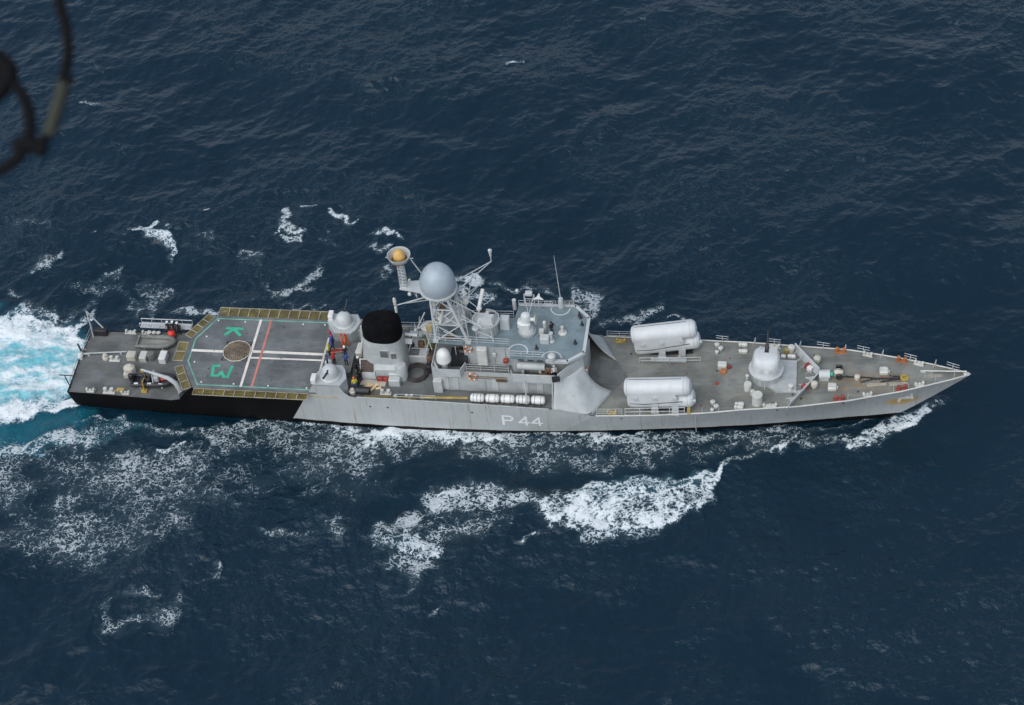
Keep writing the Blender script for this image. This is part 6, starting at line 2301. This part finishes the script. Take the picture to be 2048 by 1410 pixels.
G1 = 'deck crew ahead of the flight deck'
for a in [(-18.25, 1.85, ZFL, 180, 'blue', 'blue', 'helmet', 'red', 1, 'person in blue overalls and red helmet, standing closest to the port gun mount'),
          (-18.0, 1.35, ZFL, 170, 'blue', 'navy', 'helmet', 'red', 0, 'second person in blue with red helmet along the flight deck edge'),
          (-17.95, 0.75, ZFL, 200, 'blue', 'navy', 'helmet', 'blue', 2, 'person in blue overalls and blue helmet behind the yellow-vested person'),
          (-18.1, 0.1, ZFL, 180, 'yellow', 'navy', 'helmet', 'yellow', 1, 'person in yellow vest at the middle of the flight deck edge'),
          (-17.35, -1.05, ZFL, 150, 'red', 'navy', 'helmet', 'red', 1, 'person in red vest between blue-clad crew and starboard gun mount'),
          (-17.95, -1.45, ZFL, 190, 'blue', 'navy', 'helmet', 'blue', 0, 'person in dark blue at the deck edge next to starboard gun mount'),
          (-17.05, 1.55, ZFL, 200, 'orange', 'orange', 'helmet', 'orange', 0, 'person in orange suit standing left of another orange suit by port gun mount'),
          (-16.6, 1.5, ZFL, 160, 'orange', 'orange', 'helmet', 'red', 2, 'person in orange suit and red helmet nearer the black funnel'),
          (-16.35, -0.15, ZFL, 120, 'navy', 'blue', 'helmet', 'white', 0, 'person in navy with white helmet beside the red stretcher'),
          (-16.1, -1.15, ZFL, 90, 'blue', 'navy', 'hair', 'black', 1, 'bareheaded person in blue behind the red-vested person')]:
    person(*a, G1)
G2 = 'dark-clad sailors beside the funnel'
for a in [(-14.95, -0.75, ZM, 200, 'black', 'black', 'cap', 'white', 0, 'sailor in black with white cap, foremost of the group by the funnel'),
          (-15.05, -1.35, ZM, 170, 'navy', 'black', 'hair', 'black', 1, 'bareheaded sailor in navy just behind the white-capped sailor'),
          (-14.65, -1.75, ZM, 190, 'black', 'navy', 'hair', 'black', 2, 'sailor in black mid-stride in the group by the funnel intake'),
          (-14.90, -2.2, ZM, 210, 'green', 'black', 'hair', 'black', 0, 'sailor in dark green jacket among black-clad group by the funnel'),
          (-14.45, -2.45, ZM, 150, 'black', 'black', 'hair', 'black', 1, 'sailor in black next to the funnel intake grille'),
          (-14.65, -2.95, ZM, 170, 'navy', 'navy', 'helmet', 'black', 0, 'sailor in navy and black helmet nearest the plywood board'),
          (-14.85, -3.5, ZM, 120, 'yellow', 'blue', 'helmet', 'orange', 0, 'person in yellow vest and orange helmet behind starboard gun mount')]:
    person(*a, G2)
G3 = 'sailors beside the grey inflatable boat'
for a in [(-36.75, 4.55, ZQ, -90, 'black', 'black', 'cap', 'white', 0, 'sailor in black with white cap, nearest the stern of three by the red buoy'),
          (-36.2, 4.6, ZQ, -80, 'black', 'black', 'cap', 'white', 1, 'middle one of three white-capped sailors behind the red buoy'),
          (-35.65, 4.5, ZQ, -100, 'black', 'black', 'cap', 'white', 0, 'white-capped sailor nearest the flight deck net of three by the red buoy')]:
    person(*a, G3)
person(5.05, -0.05, ZR, -40, 'black', 'black', 'hair', 'black', 1, 'person in black leaning forward on the blue-grey bridge roof', 'lookouts on the bridge')
person(4.95, -3.35, Z1 + 0.03, -90, 'brown', 'black', 'hair', 'black', 1, 'person in brown jacket on the starboard bridge wing', 'lookouts on the bridge')
person(5.5, -3.3, Z1 + 0.03, -70, 'white', 'black', 'cap', 'white', 0, 'person in white shirt and cap on the starboard bridge wing', 'lookouts on the bridge')

# ================================================================ aircraft rigging close to the lens
cable = empty('hanging_cable', (27.7514, -125.012, 142.6828))
tag(cable, 'dark blurred cable loop and fittings hanging near the camera at top left', 'cable')
CO = Vector((27.7514, -125.012, 142.6828))


def cpath(name, pts, r, mat):
    pts = [Vector(p) - CO for p in pts]
    m = MB()
    # smooth the polyline
    fine = []
    for i in range(len(pts) - 1):
        p0, p1, p2, p3 = pts[max(0, i - 1)], pts[i], pts[i + 1], pts[min(len(pts) - 1, i + 2)]
        for k in range(5):
            t = k / 5
            fine.append(0.5 * ((2 * p1) + (p2 - p0) * t + (2 * p0 - 5 * p1 + 4 * p2 - p3) * t * t + (3 * p1 - p0 - 3 * p2 + p3) * t ** 3))
    fine.append(pts[-1])
    m.path(fine, r, 10)
    return m.build(name, mat, cable)


cpath('rod', [(27.7613, -124.8066, 142.8704), (27.768, -124.8405, 142.8377), (27.7818, -124.8734, 142.8045), (27.7858, -124.9019, 142.7774), (27.7811, -124.9286, 142.7537), (27.7706, -124.9648, 142.7225), (27.7598, -124.9935, 142.6982), (27.7514, -125.012, 142.6828)], 0.0085, CABLE)
cpath('sleeve', [(27.7814, -124.9344, 142.7484), (27.7762, -124.9525, 142.7327), (27.7682, -124.9767, 142.712), (27.7608, -124.998, 142.6938)], 0.011, CABLEGREEN)
cpath('ring', [(27.6338, -125.0672, 142.6559), (27.6724, -125.0563, 142.6582), (27.6952, -125.0445, 142.6643), (27.7178, -125.027, 142.6759), (27.7304, -125.0021, 142.6963), (27.731, -124.9846, 142.7123), (27.7236, -124.9653, 142.7316), (27.7085, -124.9499, 142.7489), (27.6876, -124.9411, 142.7613), (27.6575, -124.9365, 142.7717), (27.6262, -124.9378, 142.7769)], 0.0095, CABLE)
cpath('hook', [(27.6563, -124.9163, 142.7906), (27.6842, -124.9242, 142.7776), (27.6951, -124.9343, 142.766), (27.6895, -124.9467, 142.7558), (27.6785, -124.9597, 142.746), (27.6595, -124.971, 142.7395)], 0.015, CABLE)
cpath('clamp', [(27.7096, -125.0211, 142.683), (27.7232, -125.0135, 142.6872), (27.7373, -125.0128, 142.685), (27.7579, -125.0158, 142.678)], 0.013, CABLE)
cpath('pin', [(27.7812, -124.9315, 142.7511), (27.7880, -124.9311, 142.7500), (27.7953, -124.9308, 142.7489)], 0.007, CABLE)
